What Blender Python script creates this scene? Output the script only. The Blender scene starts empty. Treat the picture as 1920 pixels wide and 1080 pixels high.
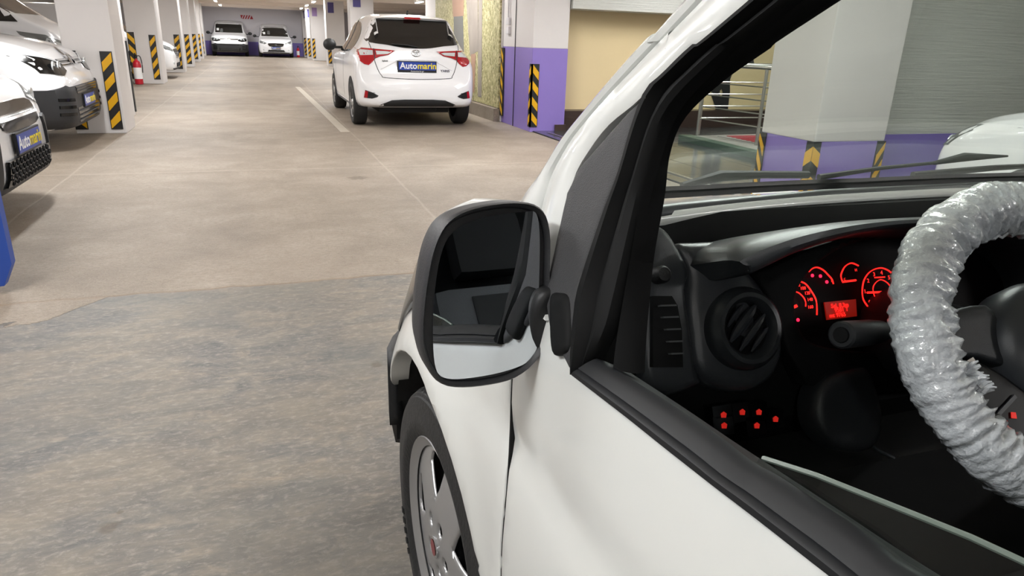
import bpy, bmesh, math, random
from mathutils import Vector, Matrix, noise
from mathutils.bvhtree import BVHTree
from mathutils.geometry import delaunay_2d_cdt
random.seed(7)
R = math.radians
SC = bpy.context.scene
COL = SC.collection

# ------------------------------------------------------------------ camera, exposure, world
cam_d = bpy.data.cameras.new('camera')
cam_d.sensor_width = 36
cam_d.lens = 1304.7/1920*36
cam_d.clip_start = 0.02
cam = bpy.data.objects.new('camera', cam_d)
COL.objects.link(cam)
PITCH, YAW, ROLL, CH = .340, .3465, .033, 1.2115
cam.matrix_world = (Matrix.Translation((0, 0, CH)) @ Matrix.Rotation(-YAW, 4, 'Z')
                    @ Matrix.Rotation(math.pi/2-PITCH, 4, 'X') @ Matrix.Rotation(ROLL, 4, 'Z'))
SC.camera = cam
cam_d.dof.use_dof = False
SC.view_settings.view_transform = 'Standard'
SC.view_settings.look = 'None'
SC.view_settings.gamma = 1
SC.view_settings.use_curve_mapping = False
SC.view_settings.exposure = -0.12
w = bpy.data.worlds.new('world')
SC.world = w
w.use_nodes = True
w.node_tree.nodes['Background'].inputs[0].default_value = (.9, .92, 1, 1)
w.node_tree.nodes['Background'].inputs[1].default_value = .3

def area(name, loc, sx, sy, power, col=(.965, .985, 1), rot=(0, 0, 0)):
    l = bpy.data.lights.new(name, 'AREA')
    l.shape = 'RECTANGLE'; l.size = sx; l.size_y = sy
    l.energy = power; l.color = col
    o = bpy.data.objects.new(name, l)
    o.location = loc; o.rotation_euler = rot
    COL.objects.link(o)
    return o

# ------------------------------------------------------------------ materials
def lin(c):
    return c/12.92 if c <= .04045 else ((c+.055)/1.055)**2.4
def rgb(h):
    return tuple(lin(int(h[i:i+2], 16)/255) for i in (0, 2, 4))+(1,)
def mat(name, color, rough=.5, metal=0, coat=0, emit=0, spec=.5, bump=0, bscale=60, alpha=None, trans=0, stretch=(1, 1, 1), var=0):
    m = bpy.data.materials.new(name)
    m.use_nodes = True
    nt = m.node_tree
    b = nt.nodes['Principled BSDF']
    c = rgb(color) if isinstance(color, str) else color
    b.inputs['Base Color'].default_value = c
    b.inputs['Roughness'].default_value = rough
    b.inputs['Metallic'].default_value = metal
    b.inputs['Coat Weight'].default_value = coat
    b.inputs['Coat Roughness'].default_value = .04
    b.inputs['Specular IOR Level'].default_value = spec
    b.inputs['Transmission Weight'].default_value = trans
    if emit:
        b.inputs['Emission Color'].default_value = c
        b.inputs['Emission Strength'].default_value = emit
    if alpha is not None:
        b.inputs['Alpha'].default_value = alpha
    if bump or var:
        tc = nt.nodes.new('ShaderNodeTexCoord')
        mp = nt.nodes.new('ShaderNodeMapping')
        mp.inputs['Scale'].default_value = stretch
        nt.links.new(tc.outputs['Object'], mp.inputs[0])
        nz = nt.nodes.new('ShaderNodeTexNoise')
        nz.inputs['Scale'].default_value = bscale
        nz.inputs['Detail'].default_value = 5
        nt.links.new(mp.outputs[0], nz.inputs['Vector'])
        if bump:
            bp = nt.nodes.new('ShaderNodeBump')
            bp.inputs['Strength'].default_value = bump
            bp.inputs['Distance'].default_value = .01
            nt.links.new(nz.outputs['Fac'], bp.inputs['Height'])
            nt.links.new(bp.outputs[0], b.inputs['Normal'])
        if var:
            mx = nt.nodes.new('ShaderNodeMix'); mx.data_type = 'RGBA'
            n2 = nt.nodes.new('ShaderNodeTexNoise'); n2.inputs['Scale'].default_value = 3; n2.inputs['Detail'].default_value = 6
            nt.links.new(mp.outputs[0], n2.inputs['Vector'])
            mx.inputs['A'].default_value = c
            mx.inputs['B'].default_value = tuple(v*(1-var) for v in c[:3])+(1,)
            nt.links.new(n2.outputs['Fac'], mx.inputs['Factor'])
            nt.links.new(mx.outputs['Result'], b.inputs['Base Color'])
    return m

def concrete_mat():
    m = bpy.data.materials.new('concrete_floor'); m.use_nodes = True
    nt = m.node_tree; N = nt.nodes; L = nt.links
    b = N['Principled BSDF']
    tc = N.new('ShaderNodeTexCoord')
    sep = N.new('ShaderNodeSeparateXYZ'); L.new(tc.outputs['Object'], sep.inputs[0])
    def noise_(scale, detail=8, stretch=(1, 1, 1), rough=.6, dist=0):
        mp = N.new('ShaderNodeMapping'); mp.inputs['Scale'].default_value = stretch
        L.new(tc.outputs['Object'], mp.inputs[0])
        n = N.new('ShaderNodeTexNoise'); n.inputs['Scale'].default_value = scale
        n.inputs['Detail'].default_value = detail; n.inputs['Roughness'].default_value = rough
        n.inputs['Distortion'].default_value = dist
        L.new(mp.outputs[0], n.inputs['Vector'])
        return n.outputs['Fac']
    def ramp(f, stops):
        r = N.new('ShaderNodeValToRGB')
        while len(r.color_ramp.elements) < len(stops): r.color_ramp.elements.new(.5)
        for e, (p, c) in zip(r.color_ramp.elements, stops):
            e.position = p; e.color = rgb(c) if isinstance(c, str) else (c, c, c, 1)
        L.new(f, r.inputs[0]); return r.outputs[0]
    def math_(op, a, bb, cl=False):
        n = N.new('ShaderNodeMath'); n.operation = op; n.use_clamp = cl
        for i, v in enumerate((a, bb)):
            if isinstance(v, (int, float)): n.inputs[i].default_value = v
            else: L.new(v, n.inputs[i])
        return n.outputs[0]
    def mix(f, a, c, mode='MIX'):
        n = N.new('ShaderNodeMix'); n.data_type = 'RGBA'; n.blend_type = mode
        for k_, v in (('Factor', f), ('A', a), ('B', c)):
            if isinstance(v, float): n.inputs[k_].default_value = v
            elif isinstance(v, str): n.inputs[k_].default_value = rgb(v)
            else: L.new(v, n.inputs[k_])
        return n.outputs['Result']
    # near slab: smooth, grey with tan clouds and pale scum
    big = noise_(1.3, 6, (1, 1.6, 1), .6, .6)
    med = noise_(5, 10, (1, 2.2, 1), .7, .8)
    fine = noise_(30, 8, (1, 2, 1), .75, .4)
    near = ramp(med, [(.32, '565655'), (.47, '6c6965'), (.6, '7f796f'), (.75, '958d81')])
    tan = ramp(big, [(.40, 0.), (.62, 1.)])
    near = mix(math_('MULTIPLY', tan, .35), near, '94856f')
    near = mix(math_('MULTIPLY', ramp(fine, [(.5, 0.), (.66, 1.)]), .55), near, 'aca598')
    near = mix(math_('MULTIPLY', ramp(noise_(3.2, 10, (1, 2.6, 1), .78, 1.5), [(.55, 0.), (.68, 1.)]), .5), near, 'a89a84')
    near = mix(math_('MULTIPLY', ramp(noise_(1.1, 3), [(.48, 0.), (.62, 1.)]), .4), near, '5c5f5c')
    near = mix(math_('MULTIPLY', ramp(fine, [(.25, 1.), (.42, 0.)]), .5), near, '5e5a55')
    # far slab: brushed beige
    fb = noise_(1.6, 9, (1, 1.15, 1), .7, .3)
    ff = noise_(34, 7, (.9, 1.5, 1), .75)
    far = ramp(fb, [(.3, '7f7366'), (.5, '978a7b'), (.7, 'aca091')])
    far = mix(math_('MULTIPLY', ramp(ff, [(.38, 1.), (.55, 0.)]), .55), far, '74675a')
    far = mix(math_('MULTIPLY', ramp(noise_(110, 4, (1, 1.6, 1), .8), [(.5, 0.), (.66, 1.)]), .5), far, 'c3b8a8')
    far = mix(math_('MULTIPLY', ramp(noise_(.45, 4), [(.5, 0.), (.7, 1.)]), .35), far, '97877a')
    # joint between the slabs, slightly wavy
    wob = math_('MULTIPLY', math_('SUBTRACT', noise_(3, 4), .5), .10)
    yy = math_('ADD', sep.outputs['Y'], wob)
    # tan remnant of the far slab colour around x -1.3..-.8, y 3.0..3.6
    px = math_('SUBTRACT', 1.0, math_('MULTIPLY', math_('ADD', sep.outputs['X'], .98), 4.5), True)
    rem = math_('MULTIPLY', px, .27)
    far_f = math_('MULTIPLY', math_('SUBTRACT', math_('ADD', yy, math_('MULTIPLY', rem, math_('ADD', .5, math_('MULTIPLY', med, 1.0)))), 3.57), 60, True)
    col = mix(far_f, near, far)
    def line(coord, at, wdt):
        d = math_('ABSOLUTE', math_('SUBTRACT', coord, at), 0)
        return math_('SUBTRACT', 1.0, math_('DIVIDE', d, wdt), True)
    l1 = line(yy, 3.58, .022)
    col = mix(math_('MULTIPLY', l1, .45), col, '8a745c')
    wob2 = math_('MULTIPLY', math_('SUBTRACT', noise_(1.2, 3), .5), .05)
    y2 = math_('ADD', sep.outputs['Y'], wob2); x2 = math_('ADD', sep.outputs['X'], wob2)
    lines = None
    for c, at in ((y2, 6.95), (y2, 6.97), (y2, 10.4), (y2, 14.2), (y2, 19.5), (y2, 26), (x2, -1.6), (x2, 1.12)):
        l = line(c, at, .016)
        if c is x2: l = math_('MULTIPLY', l, math_('GREATER_THAN', sep.outputs['Y'], 3.6))
        lines = l if lines is None else math_('MAXIMUM', lines, l)
    col = mix(math_('MULTIPLY', lines, .28), col, 'cbbfae')
    # stains
    for sx_, sy_, rr in ((-.456, 1.73, .028), (-.44, 1.79, .012), (.78, 6.4, .11), (.35, 2.5, .03)):
        dx = math_('SUBTRACT', sep.outputs['X'], sx_); dy = math_('SUBTRACT', sep.outputs['Y'], sy_)
        d = math_('SQRT', math_('ADD', math_('MULTIPLY', dx, dx), math_('MULTIPLY', dy, dy)), 0)
        d = math_('ADD', d, math_('MULTIPLY', math_('SUBTRACT', noise_(25, 3), .5), rr*1.6))
        f = math_('MULTIPLY', math_('SUBTRACT', 1.0, math_('DIVIDE', d, rr), True), 1.8, True)
        col = mix(math_('MULTIPLY', f, .6), col, '5b4f40')
    hs = N.new('ShaderNodeHueSaturation'); hs.inputs['Value'].default_value = .80; hs.inputs['Saturation'].default_value = 1.0
    L.new(col, hs.inputs['Color']); L.new(hs.outputs[0], b.inputs['Base Color'])
    rr_ = N.new('ShaderNodeMapRange'); L.new(far_f, rr_.inputs[0]); rr_.inputs[3].default_value = .55; rr_.inputs[4].default_value = .62
    L.new(rr_.outputs[0], b.inputs['Roughness'])
    hgt = math_('ADD', math_('MULTIPLY', fine, .35), math_('ADD', math_('MULTIPLY', ff, math_('MULTIPLY', far_f, .6)), math_('MULTIPLY', math_('SUBTRACT', far_f, l1), .8)))
    hgt = math_('SUBTRACT', hgt, math_('MULTIPLY', lines, .3))
    bp = N.new('ShaderNodeBump'); bp.inputs['Strength'].default_value = .7; bp.inputs['Distance'].default_value = .006
    L.new(hgt, bp.inputs['Height']); L.new(bp.outputs[0], b.inputs['Normal'])
    return m

def mural_mat():
    m = bpy.data.materials.new('printed_grass'); m.use_nodes = True
    nt = m.node_tree; N = nt.nodes; L = nt.links; b = N['Principled BSDF']
    tc = N.new('ShaderNodeTexCoord'); mp = N.new('ShaderNodeMapping'); mp.inputs['Scale'].default_value = (1, 4.2, 2)
    mp.inputs['Rotation'].default_value = (.3, 0, 0)
    L.new(tc.outputs['Object'], mp.inputs[0])
    n = N.new('ShaderNodeTexNoise'); n.inputs['Scale'].default_value = 7; n.inputs['Detail'].default_value = 6; n.inputs['Roughness'].default_value = .7
    n.inputs['Distortion'].default_value = 1.2
    L.new(mp.outputs[0], n.inputs[0])
    r = N.new('ShaderNodeValToRGB'); L.new(n.outputs['Fac'], r.inputs[0])
    st = [(.34, '57532f'), (.46, '928c5e'), (.54, 'b8b184'), (.66, 'e4dcb8')]
    while len(r.color_ramp.elements) < 4: r.color_ramp.elements.new(.5)
    for e, (p, c) in zip(r.color_ramp.elements, st): e.position = p; e.color = rgb(c)
    L.new(r.outputs[0], b.inputs['Base Color']); b.inputs['Roughness'].default_value = .6
    return m

def brick_paint():
    m = bpy.data.materials.new('white_painted_blockwork'); m.use_nodes = True
    nt = m.node_tree; N = nt.nodes; L = nt.links; b = N['Principled BSDF']
    b.inputs['Base Color'].default_value = rgb('d3d5cf'); b.inputs['Roughness'].default_value = .6
    tc = N.new('ShaderNodeTexCoord'); mp = N.new('ShaderNodeMapping'); mp.inputs['Scale'].default_value = (.6, .6, 22)
    L.new(tc.outputs['Object'], mp.inputs[0])
    n = N.new('ShaderNodeTexNoise'); n.inputs['Scale'].default_value = 3; n.inputs['Detail'].default_value = 7; n.inputs['Roughness'].default_value = .65
    L.new(mp.outputs[0], n.inputs[0])
    bp = N.new('ShaderNodeBump'); bp.inputs['Strength'].default_value = .8; bp.inputs['Distance'].default_value = .02
    L.new(n.outputs['Fac'], bp.inputs['Height']); L.new(bp.outputs[0], b.inputs['Normal'])
    mx = N.new('ShaderNodeMix'); mx.data_type = 'RGBA'; mx.inputs['A'].default_value = rgb('c6c8c2'); mx.inputs['B'].default_value = rgb('dddfd9')
    L.new(n.outputs['Fac'], mx.inputs['Factor']); L.new(mx.outputs['Result'], b.inputs['Base Color'])
    return m

M = dict(
 paint=mat('white_car_paint', 'e9ebe8', .28, coat=.9),
 paint2=mat('white_car_paint_far', 'ececee', .3, coat=.8),
 black=mat('black_plastic', '1b1c1e', .55, bump=.15, bscale=400),
 trim=mat('dark_grey_textured_plastic', '3d3d3f', .6, bump=.2, bscale=700),
 rubber=mat('black_rubber', '0d0e0f', .7, spec=.25),
 strip=mat('weathered_rubber_seal', '1b1d20', .5, spec=.35),
 inner=mat('black_interior', '0b0c0d', .75, spec=.2),
 dash=mat('dash_plastic', '26282b', .42, bump=.12, bscale=900),
 dashgrain=mat('dash_plastic_satin', '3a3d41', .33, bump=.1, bscale=900),
 gloss=mat('glossy_black', '08090a', .15, coat=.15),
 tire=mat('tyre_rubber', '1c1c1d', .62, bump=.2, bscale=120),
 silver=mat('silver_hubcap', 'a9a9aa', .32, metal=.65),
 chrome=mat('chrome', 'd8dadd', .12, metal=1),
 steel=mat('brushed_steel', 'c2c1bc', .28, metal=1),
 red=mat('red_lens', 'a50f1b', .12, coat=.6),
 redm=mat('extinguisher_red', 'b8182a', .3),
 clear=mat('clear_lens', 'c9ced0', .08, coat=1),
 lampin=mat('lamp_inner', '8f9394', .15, metal=.6),
 wall=mat('white_wall_paint', 'd9d5d3', .6, bump=.12, bscale=30, var=.07),
 ceil=mat('ceiling_paint', 'f0e6dc', .7, bump=.1, bscale=20),
 farwall=mat('far_wall_paint', 'e8e5ea', .6),
 lilac=mat('purple_paint', '8a76c0', .45, bump=.12, bscale=25, var=.1),
 dlilac=mat('deep_purple_paint', '8373c4', .5, bump=.1, bscale=25),
 yellow=mat('yellow_tape', 'dba614', .4),
 tape=mat('black_guard_rubber', '1d1e1f', .45),
 cream=mat('cream_wall', 'e6d2a4', .55),
 brick=brick_paint(),
 floor=concrete_mat(),
 slate=mat('polished_dark_tile', '47474a', .13, bump=.25, bscale=3, var=.5),
 mural=mural_mat(),
 wood=mat('dark_brown_plinth', '3c2c27', .4, bump=.2, bscale=8, stretch=(1, 1, 12)),
 platewhite=mat('plate_frame', '15161a', .4),
 plateblue=mat('plate_blue', '1f3f9e', .35),
 white=mat('white_print', 'f0f0f0', .5), ptext=mat('yellow_print', 'e8d21c', .5),
 glow=mat('red_backlight', (1, .02, .015, 1), .5, emit=1.5),
 glowlow=mat('red_backlight_dim', (1, .03, .02, 1), .5, emit=.35),
 lcd=mat('lcd_red', (.5, .012, .004, 1), .5, emit=.3),
 cluster=mat('cluster_face', '0a0204', .6, spec=.15),
 cover=mat('clear_white_plastic_film', 'e4e9ee', .16, coat=1, spec=.8, bump=.7, bscale=70, stretch=(1, 1, 1)),
 seat=mat('grey_seat_cloth', '4b4d50', .8, bump=.3, bscale=300),
 seat2=mat('dark_seat_cloth', '17181a', .85),
 tube=mat('fluorescent_tube', (1, .97, .92, 1), .5, emit=14),
 housing=mat('lamp_housing', 'e6e6e6', .4),
 blue=mat('blue_guard', '27489a', .45),
 line=mat('worn_white_line', 'bdb4a6', .6, var=.25, bump=.2, bscale=30),
 green=mat('green_ramp_edge', '3e5246', .5), ramp=mat('grey_ramp', '8d8a86', .5, bump=.2),
 redmat=mat('red_mat', 'a5303c', .7),
 skin=mat('printed_skin', 'a07f6a', .6), jeans=mat('printed_grey_trousers', '6b6a66', .6), lace=mat('printed_lace', 'a49a90', .6, var=.5),
 redsign=mat('red_paint', 'b3202d', .5), sign=mat('purple_sign', '4c4682', .5), signp=mat('light_purple_sign', '8d73a8', .5),
 carpet=mat('van_floor', '16171a', .9), primer=mat('under_body', '141414', .8),
 greyb=mat('bumper_grey', '202124', .5, bump=.15, bscale=300), socket=mat('socket_plastic', 'd0cdd0', .4),
)
gl = bpy.data.materials.new('tinted_pane'); gl.use_nodes = True
_n = gl.node_tree; _n.nodes.clear()
_o = _n.nodes.new('ShaderNodeOutputMaterial'); _t = _n.nodes.new('ShaderNodeBsdfTransparent'); _g = _n.nodes.new('ShaderNodeBsdfGlossy')
_f = _n.nodes.new('ShaderNodeLayerWeight'); _pw = _n.nodes.new('ShaderNodeMath'); _pw.operation = 'POWER'; _pw.inputs[1].default_value = 4.5; _ml = _n.nodes.new('ShaderNodeMath'); _ml.operation = 'MULTIPLY_ADD'; _ml.inputs[1].default_value = .42; _ml.inputs[2].default_value = .03; _m = _n.nodes.new('ShaderNodeMixShader')
_t.inputs[0].default_value = (.84, .88, .85, 1); _g.inputs['Roughness'].default_value = .0; _f.inputs[0].default_value = .5
_n.links.new(_f.outputs['Facing'], _pw.inputs[0]); _n.links.new(_pw.outputs[0], _ml.inputs[0]); _n.links.new(_ml.outputs[0], _m.inputs[0]); _n.links.new(_t.outputs[0], _m.inputs[1]); _n.links.new(_g.outputs[0], _m.inputs[2]); _n.links.new(_m.outputs[0], _o.inputs[0])
M['glass'] = gl
carglass = mat('dark_car_glass', '0a0d0c', .04, coat=1); M['carglass'] = carglass
mirror = mat('mirror_glass', (.72, .76, .8, 1), .01, metal=1); M['mirror'] = mirror

# ------------------------------------------------------------------ object helpers
def link(name, me, m=None, parent=None):
    o = bpy.data.objects.new(name, me)
    COL.objects.link(o)
    if m is not None and me is not None and not me.materials:
        me.materials.append(m)
    if parent is not None: o.parent = parent
    return o
def tag(o, label=None, cat=None, group=None, kind=None):
    if label: o['label'] = label
    if cat: o['category'] = cat
    if group: o['group'] = group
    if kind: o['kind'] = kind
    return o
def empty(name, loc, rz, label, cat, group=None):
    o = link(name, None); o.location = loc; o.rotation_euler = (0, 0, rz)
    return tag(o, label, cat, group)
def from_bm(name, bm, m, parent=None, smooth=False, recalc=True):
    if recalc: bmesh.ops.recalc_face_normals(bm, faces=bm.faces[:])
    me = bpy.data.meshes.new(name); bm.to_mesh(me); bm.free()
    if smooth:
        me.polygons.foreach_set('use_smooth', [True]*len(me.polygons))
        me.set_sharp_from_angle(angle=R(38))
    return link(name, me, m, parent)
def add_box(bm, a, b, bev=0):
    a = Vector(a); b = Vector(b)
    r = bmesh.ops.create_cube(bm, size=1, matrix=Matrix.Translation((a+b)/2) @ Matrix.Diagonal((*(b-a), 1)))
    if bev:
        es = list({e for v in r['verts'] for e in v.link_edges})
        bmesh.ops.bevel(bm, geom=es, offset=bev, segments=2, affect='EDGES', profile=.7)
def box(name, a, b, m, parent=None, bev=0):
    bm = bmesh.new(); add_box(bm, a, b, bev)
    return from_bm(name, bm, m, parent)
def frame(d):
    d = Vector(d).normalized()
    u = d.cross(Vector((0, 0, 1)))
    if u.length < 1e-3: u = Vector((1, 0, 0))
    u.normalize(); return u, d.cross(u)
def add_tube(bm, pts, rad, n=10, close=False):
    pts = [Vector(p) for p in pts]; rings = []
    N = len(pts)
    for i, p in enumerate(pts):
        if close: d = pts[(i+1) % N]-pts[i-1]
        else: d = pts[min(i+1, N-1)]-pts[max(i-1, 0)]
        u, v = frame(d)
        r = rad[i] if isinstance(rad, (list, tuple)) else rad
        rings.append([bm.verts.new(p+u*math.cos(t)*r+v*math.sin(t)*r) for t in (2*math.pi*k/n for k in range(n))])
    for i in range(N if close else N-1):
        a, b = rings[i], rings[(i+1) % N]
        for k in range(n):
            bm.faces.new((a[k], a[(k+1) % n], b[(k+1) % n], b[k]))
    if not close:
        bm.faces.new(rings[0][::-1]); bm.faces.new(rings[-1])
def tube(name, pts, rad, m, parent=None, n=10, close=False):
    bm = bmesh.new(); add_tube(bm, pts, rad, n, close)
    return from_bm(name, bm, m, parent, True)
def add_lathe(bm, prof, mtx, n=32, close=False):
    # prof: (radius, height) about local Z
    rings = [[bm.verts.new(mtx @ Vector((r*math.cos(t), r*math.sin(t), h))) for t in (2*math.pi*k/n for k in range(n))] for r, h in prof]
    for i in range(len(rings) if close else len(rings)-1):
        a, b = rings[i], rings[(i+1) % len(rings)]
        for k in range(n):
            bm.faces.new((a[k], a[(k+1) % n], b[(k+1) % n], b[k]))
    if not close:
        if prof[0][0] > 1e-5: bm.faces.new(rings[0][::-1])
        if prof[-1][0] > 1e-5: bm.faces.new(rings[-1])
def lathe(name, prof, mtx, m, parent=None, n=32, close=False):
    bm = bmesh.new(); add_lathe(bm, prof, mtx, n, close)
    bmesh.ops.remove_doubles(bm, verts=bm.verts[:], dist=1e-6)
    return from_bm(name, bm, m, parent, True)
def catmull(pts, k=6, close=False):
    out = []; N = len(pts); P = [Vector(p) for p in pts]
    rng = range(N if close else N-1)
    for i in rng:
        if close: a, b, c, d = P[i-1], P[i], P[(i+1) % N], P[(i+2) % N]
        else: a, b, c, d = P[max(i-1, 0)], P[i], P[i+1], P[min(i+2, N-1)]
        for j in range(k):
            t = j/k
            out.append(.5*((2*b)+(c-a)*t+(2*a-5*b+4*c-d)*t*t+(3*b-a-3*c+d)*t**3))
    if not close: out.append(P[-1])
    return out
def smooth2(pts, k=6):
    return [(p[0], p[1]) for p in catmull([(a, b, 0) for a, b in pts], k, True)]
def inside(p, poly):
    x, y = p; c = False; j = len(poly)-1
    for i in range(len(poly)):
        xi, yi = poly[i]; xj, yj = poly[j]
        if (yi > y) != (yj > y) and x < (xj-xi)*(y-yi)/(yj-yi)+xi: c = not c
        j = i
    return c
def pdist(p, poly):
    best = 1e9; px, py = p
    for i in range(len(poly)):
        ax, ay = poly[i-1]; bx, by = poly[i]
        dx, dy = bx-ax, by-ay; L2 = dx*dx+dy*dy
        t = 0 if L2 == 0 else max(0, min(1, ((px-ax)*dx+(py-ay)*dy)/L2))
        d = math.hypot(px-ax-t*dx, py-ay-t*dy)
        if d < best: best = d
    return best
def panel(name, poly, mp, m, parent=None, th=.01, h=0, res=.03, rnd=0, holes=(), relief=None, smooth=True):
    """A solid sheet: outline poly in surface coordinates, mp(a,b,h) -> point; h outward."""
    rings = []
    for pl in [poly]+list(holes):
        q = []
        for i in range(len(pl)):
            a = pl[i]; b = pl[(i+1) % len(pl)]
            n = max(1, int(math.hypot(b[0]-a[0], b[1]-a[1])/res+.5))
            q += [(a[0]+(b[0]-a[0])*k/n, a[1]+(b[1]-a[1])*k/n) for k in range(n)]
        rings.append(q)
    P = []; E = []
    for q in rings:
        s = len(P); P += [Vector(p) for p in q]; E += [(s+i, s+(i+1) % len(q)) for i in range(len(q))]
    nb = len(P)
    xs = [p[0] for p in rings[0]]; ys = [p[1] for p in rings[0]]
    y = min(ys)+res*.5; row = 0
    loc = lambda p: pdist(p, rings[0]) if not holes else min(pdist(p, q) for q in rings)
    if rnd:
        # extra rings close to the border so the rounded edge is crisp
        for q in rings:
            N_ = len(q)
            for f_ in (.18, .5, .95):
                for i in range(N_):
                    ax, ay = q[i-1]; bx, by = q[(i+1) % N_]
                    tx, ty = bx-ax, by-ay; l_ = math.hypot(tx, ty) or 1
                    for sg in (1, -1):
                        c_ = (q[i][0]-ty/l_*rnd*f_*sg, q[i][1]+tx/l_*rnd*f_*sg)
                        if inside(c_, rings[0]) and not any(inside(c_, k_) for k_ in rings[1:]) and loc(c_) > rnd*f_*.93: P.append(Vector(c_)); break
        keep = rnd*.95+res*.35
    else: keep = res*.45
    while y < max(ys):
        x = min(xs)+res*(.5 if row % 2 else 0)
        while x < max(xs):
            if inside((x, y), rings[0]) and not any(inside((x, y), q) for q in rings[1:]) and loc((x, y)) > keep:
                P.append(Vector((x, y)))
            x += res
        y += res*.9; row += 1
    vs, es, fs, _, _, _ = delaunay_2d_cdt(P, E, [], 1, 1e-7)
    fs = [f for f in fs if inside(((vs[f[0]][0]+vs[f[1]][0]+vs[f[2]][0])/3, (vs[f[0]][1]+vs[f[1]][1]+vs[f[2]][1])/3), rings[0])
          and not any(inside(((vs[f[0]][0]+vs[f[1]][0]+vs[f[2]][0])/3, (vs[f[0]][1]+vs[f[1]][1]+vs[f[2]][1])/3), q) for q in rings[1:])]
    bm = bmesh.new()
    top = []; bot = []
    for v in vs:
        hh = h
        if rnd:
            d = min(loc(v)/rnd, 1); hh -= (1-math.sqrt(max(0, 1-(1-d)**2)))*min(rnd, th)*.9
        if relief: hh += relief(v[0], v[1])
        top.append(bm.verts.new(mp(v[0], v[1], hh)))
        bot.append(bm.verts.new(mp(v[0], v[1], h-th)))
    cnt = {}
    for f in fs:
        bm.faces.new([top[i] for i in f]); bm.faces.new([bot[i] for i in f][::-1])
        for i in range(3):
            e = (f[i], f[(i+1) % 3]); k = tuple(sorted(e))
            cnt.setdefault(k, []).append(e)
    for k, l in cnt.items():
        if len(l) == 1:
            a, b = l[0]
            bm.faces.new((top[b], top[a], bot[a], bot[b]))
    return from_bm(name, bm, m, parent, smooth)
def resample(pts, n):
    L_ = [0]
    for a, b in zip(pts, pts[1:]): L_.append(L_[-1]+math.hypot(b[0]-a[0], b[1]-a[1]))
    out = []; j = 0
    for i in range(n+1):
        t = L_[-1]*i/n
        while j < len(L_)-2 and L_[j+1] < t: j += 1
        f = (t-L_[j])/max(1e-9, L_[j+1]-L_[j]); out.append((pts[j][0]+(pts[j+1][0]-pts[j][0])*f, pts[j][1]+(pts[j+1][1]-pts[j][1])*f))
    return out
def cm2(pts, k=6): return [(p[0], p[1]) for p in catmull([(a, b, 0) for a, b in pts], k)]
def strip(name, A, B, mp, m, parent=None, th=.03, prof=None, n=60, curve=True):
    """solid band between two outlines; prof: (t across 0..1, height) list"""
    prof = prof or [(0, -th), (0, -.004), (.06, 0), (.25, .004), (.5, .005), (.75, .004), (.94, 0), (1, -.004), (1, -th)]
    if curve: A, B = cm2(A), cm2(B)
    A = resample(A, n); B = resample(B, n)
    bm = bmesh.new(); rg = []
    for a, b in zip(A, B):
        rg.append([bm.verts.new(mp(a[0]+(b[0]-a[0])*t, a[1]+(b[1]-a[1])*t, h)) for t, h in prof])
    for a, b in zip(rg, rg[1:]):
        for k in range(len(prof)): bm.faces.new((a[k], a[(k+1) % len(prof)], b[(k+1) % len(prof)], b[k]))
    bm.faces.new(rg[0]); bm.faces.new(rg[-1])
    return from_bm(name, bm, m, parent, True)
def text(name, s, size, m, mtx, parent=None, th=.0008, align='CENTER', stretch=1, bold=0):
    c = bpy.data.curves.new(name, 'FONT'); c.body = s; c.size = size; c.extrude = th; c.align_x = align; c.align_y = 'CENTER'
    c.offset = bold; c.resolution_u = 3
    o = bpy.data.objects.new('tmp', c); COL.objects.link(o)
    dg = bpy.context.evaluated_depsgraph_get()
    me = bpy.data.meshes.new_from_object(o.evaluated_get(dg))
    bpy.data.objects.remove(o)
    me.transform(mtx @ Matrix.Diagonal((stretch, 1, 1, 1))); me.materials.clear()
    return link(name, me, m, parent)
# orientation matrices for text: glyph x -> X, glyph y -> Y
def basis(o, x, y):
    x = Vector(x).normalized(); y = Vector(y).normalized(); z = x.cross(y)
    m = Matrix((x, y, z)).transposed().to_4x4(); m.translation = Vector(o); return m
def plate_text(root, o, x, y, wd):
    b = basis(o, x, y)
    s = wd*.235
    text('lettering', 'Auto', s, M['white'], b @ Matrix.Translation((-wd*.005, 0, 0)), root, align='RIGHT', bold=s*.02)
    text('lettering', 'marin', s, M['ptext'], b @ Matrix.Translation((wd*.0, 0, 0)), root, align='LEFT', bold=s*.02)

# ------------------------------------------------------------------ the setting
def struct(o): return tag(o, kind='structure')
struct(box('floor', (-9, -6, -.2), (9.6, 45.2, 0), M['floor']))
struct(box('ceiling', (-9, -6, 2.78), (9.6, 45.2, 2.9), M['ceil']))
fw = struct(box('wall_front', (-9, 45, 0), (9.6, 45.2, 2.78), M['farwall']))
box('painted_band', (-9, 44.985, 0), (9.6, 45.0, .74), M['dlilac'], fw)
bm = bmesh.new()
for i in range(5):
    x0 = -.6+i*.135
    if i == 0: q = [(x0-.03, 2.16), (x0+.11, 2.16), (x0, 1.96)]
    elif i == 4: q = [(x0-.08, 1.96), (x0+.1, 1.96), (x0+.02, 2.16)]
    else: q = [(x0-.08, 1.96), (x0-.01, 1.96), (x0+.09, 2.16), (x0+.02, 2.16)]
    a = [bm.verts.new((x, 44.998, z)) for x, z in q]; b = [bm.verts.new((x, 44.975, z)) for x, z in q]
    bm.faces.new(a); bm.faces.new(b)
    for k in range(len(q)): bm.faces.new((a[k], a[(k+1) % len(q)], b[(k+1) % len(q)], b[k]))
from_bm('red_hazard_stripes', bm, M['redsign'], fw)
struct(box('wall_left', (-9.2, -6, 0), (-9, 45.2, 2.78), M['wall']))
struct(box('wall_back', (-9, -6.2, 0), (9.6, -6, 2.78), M['wall']))
struct(box('wall_right', (9.6, -6, 0), (9.8, 45.2, 2.78), M['wall']))
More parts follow.
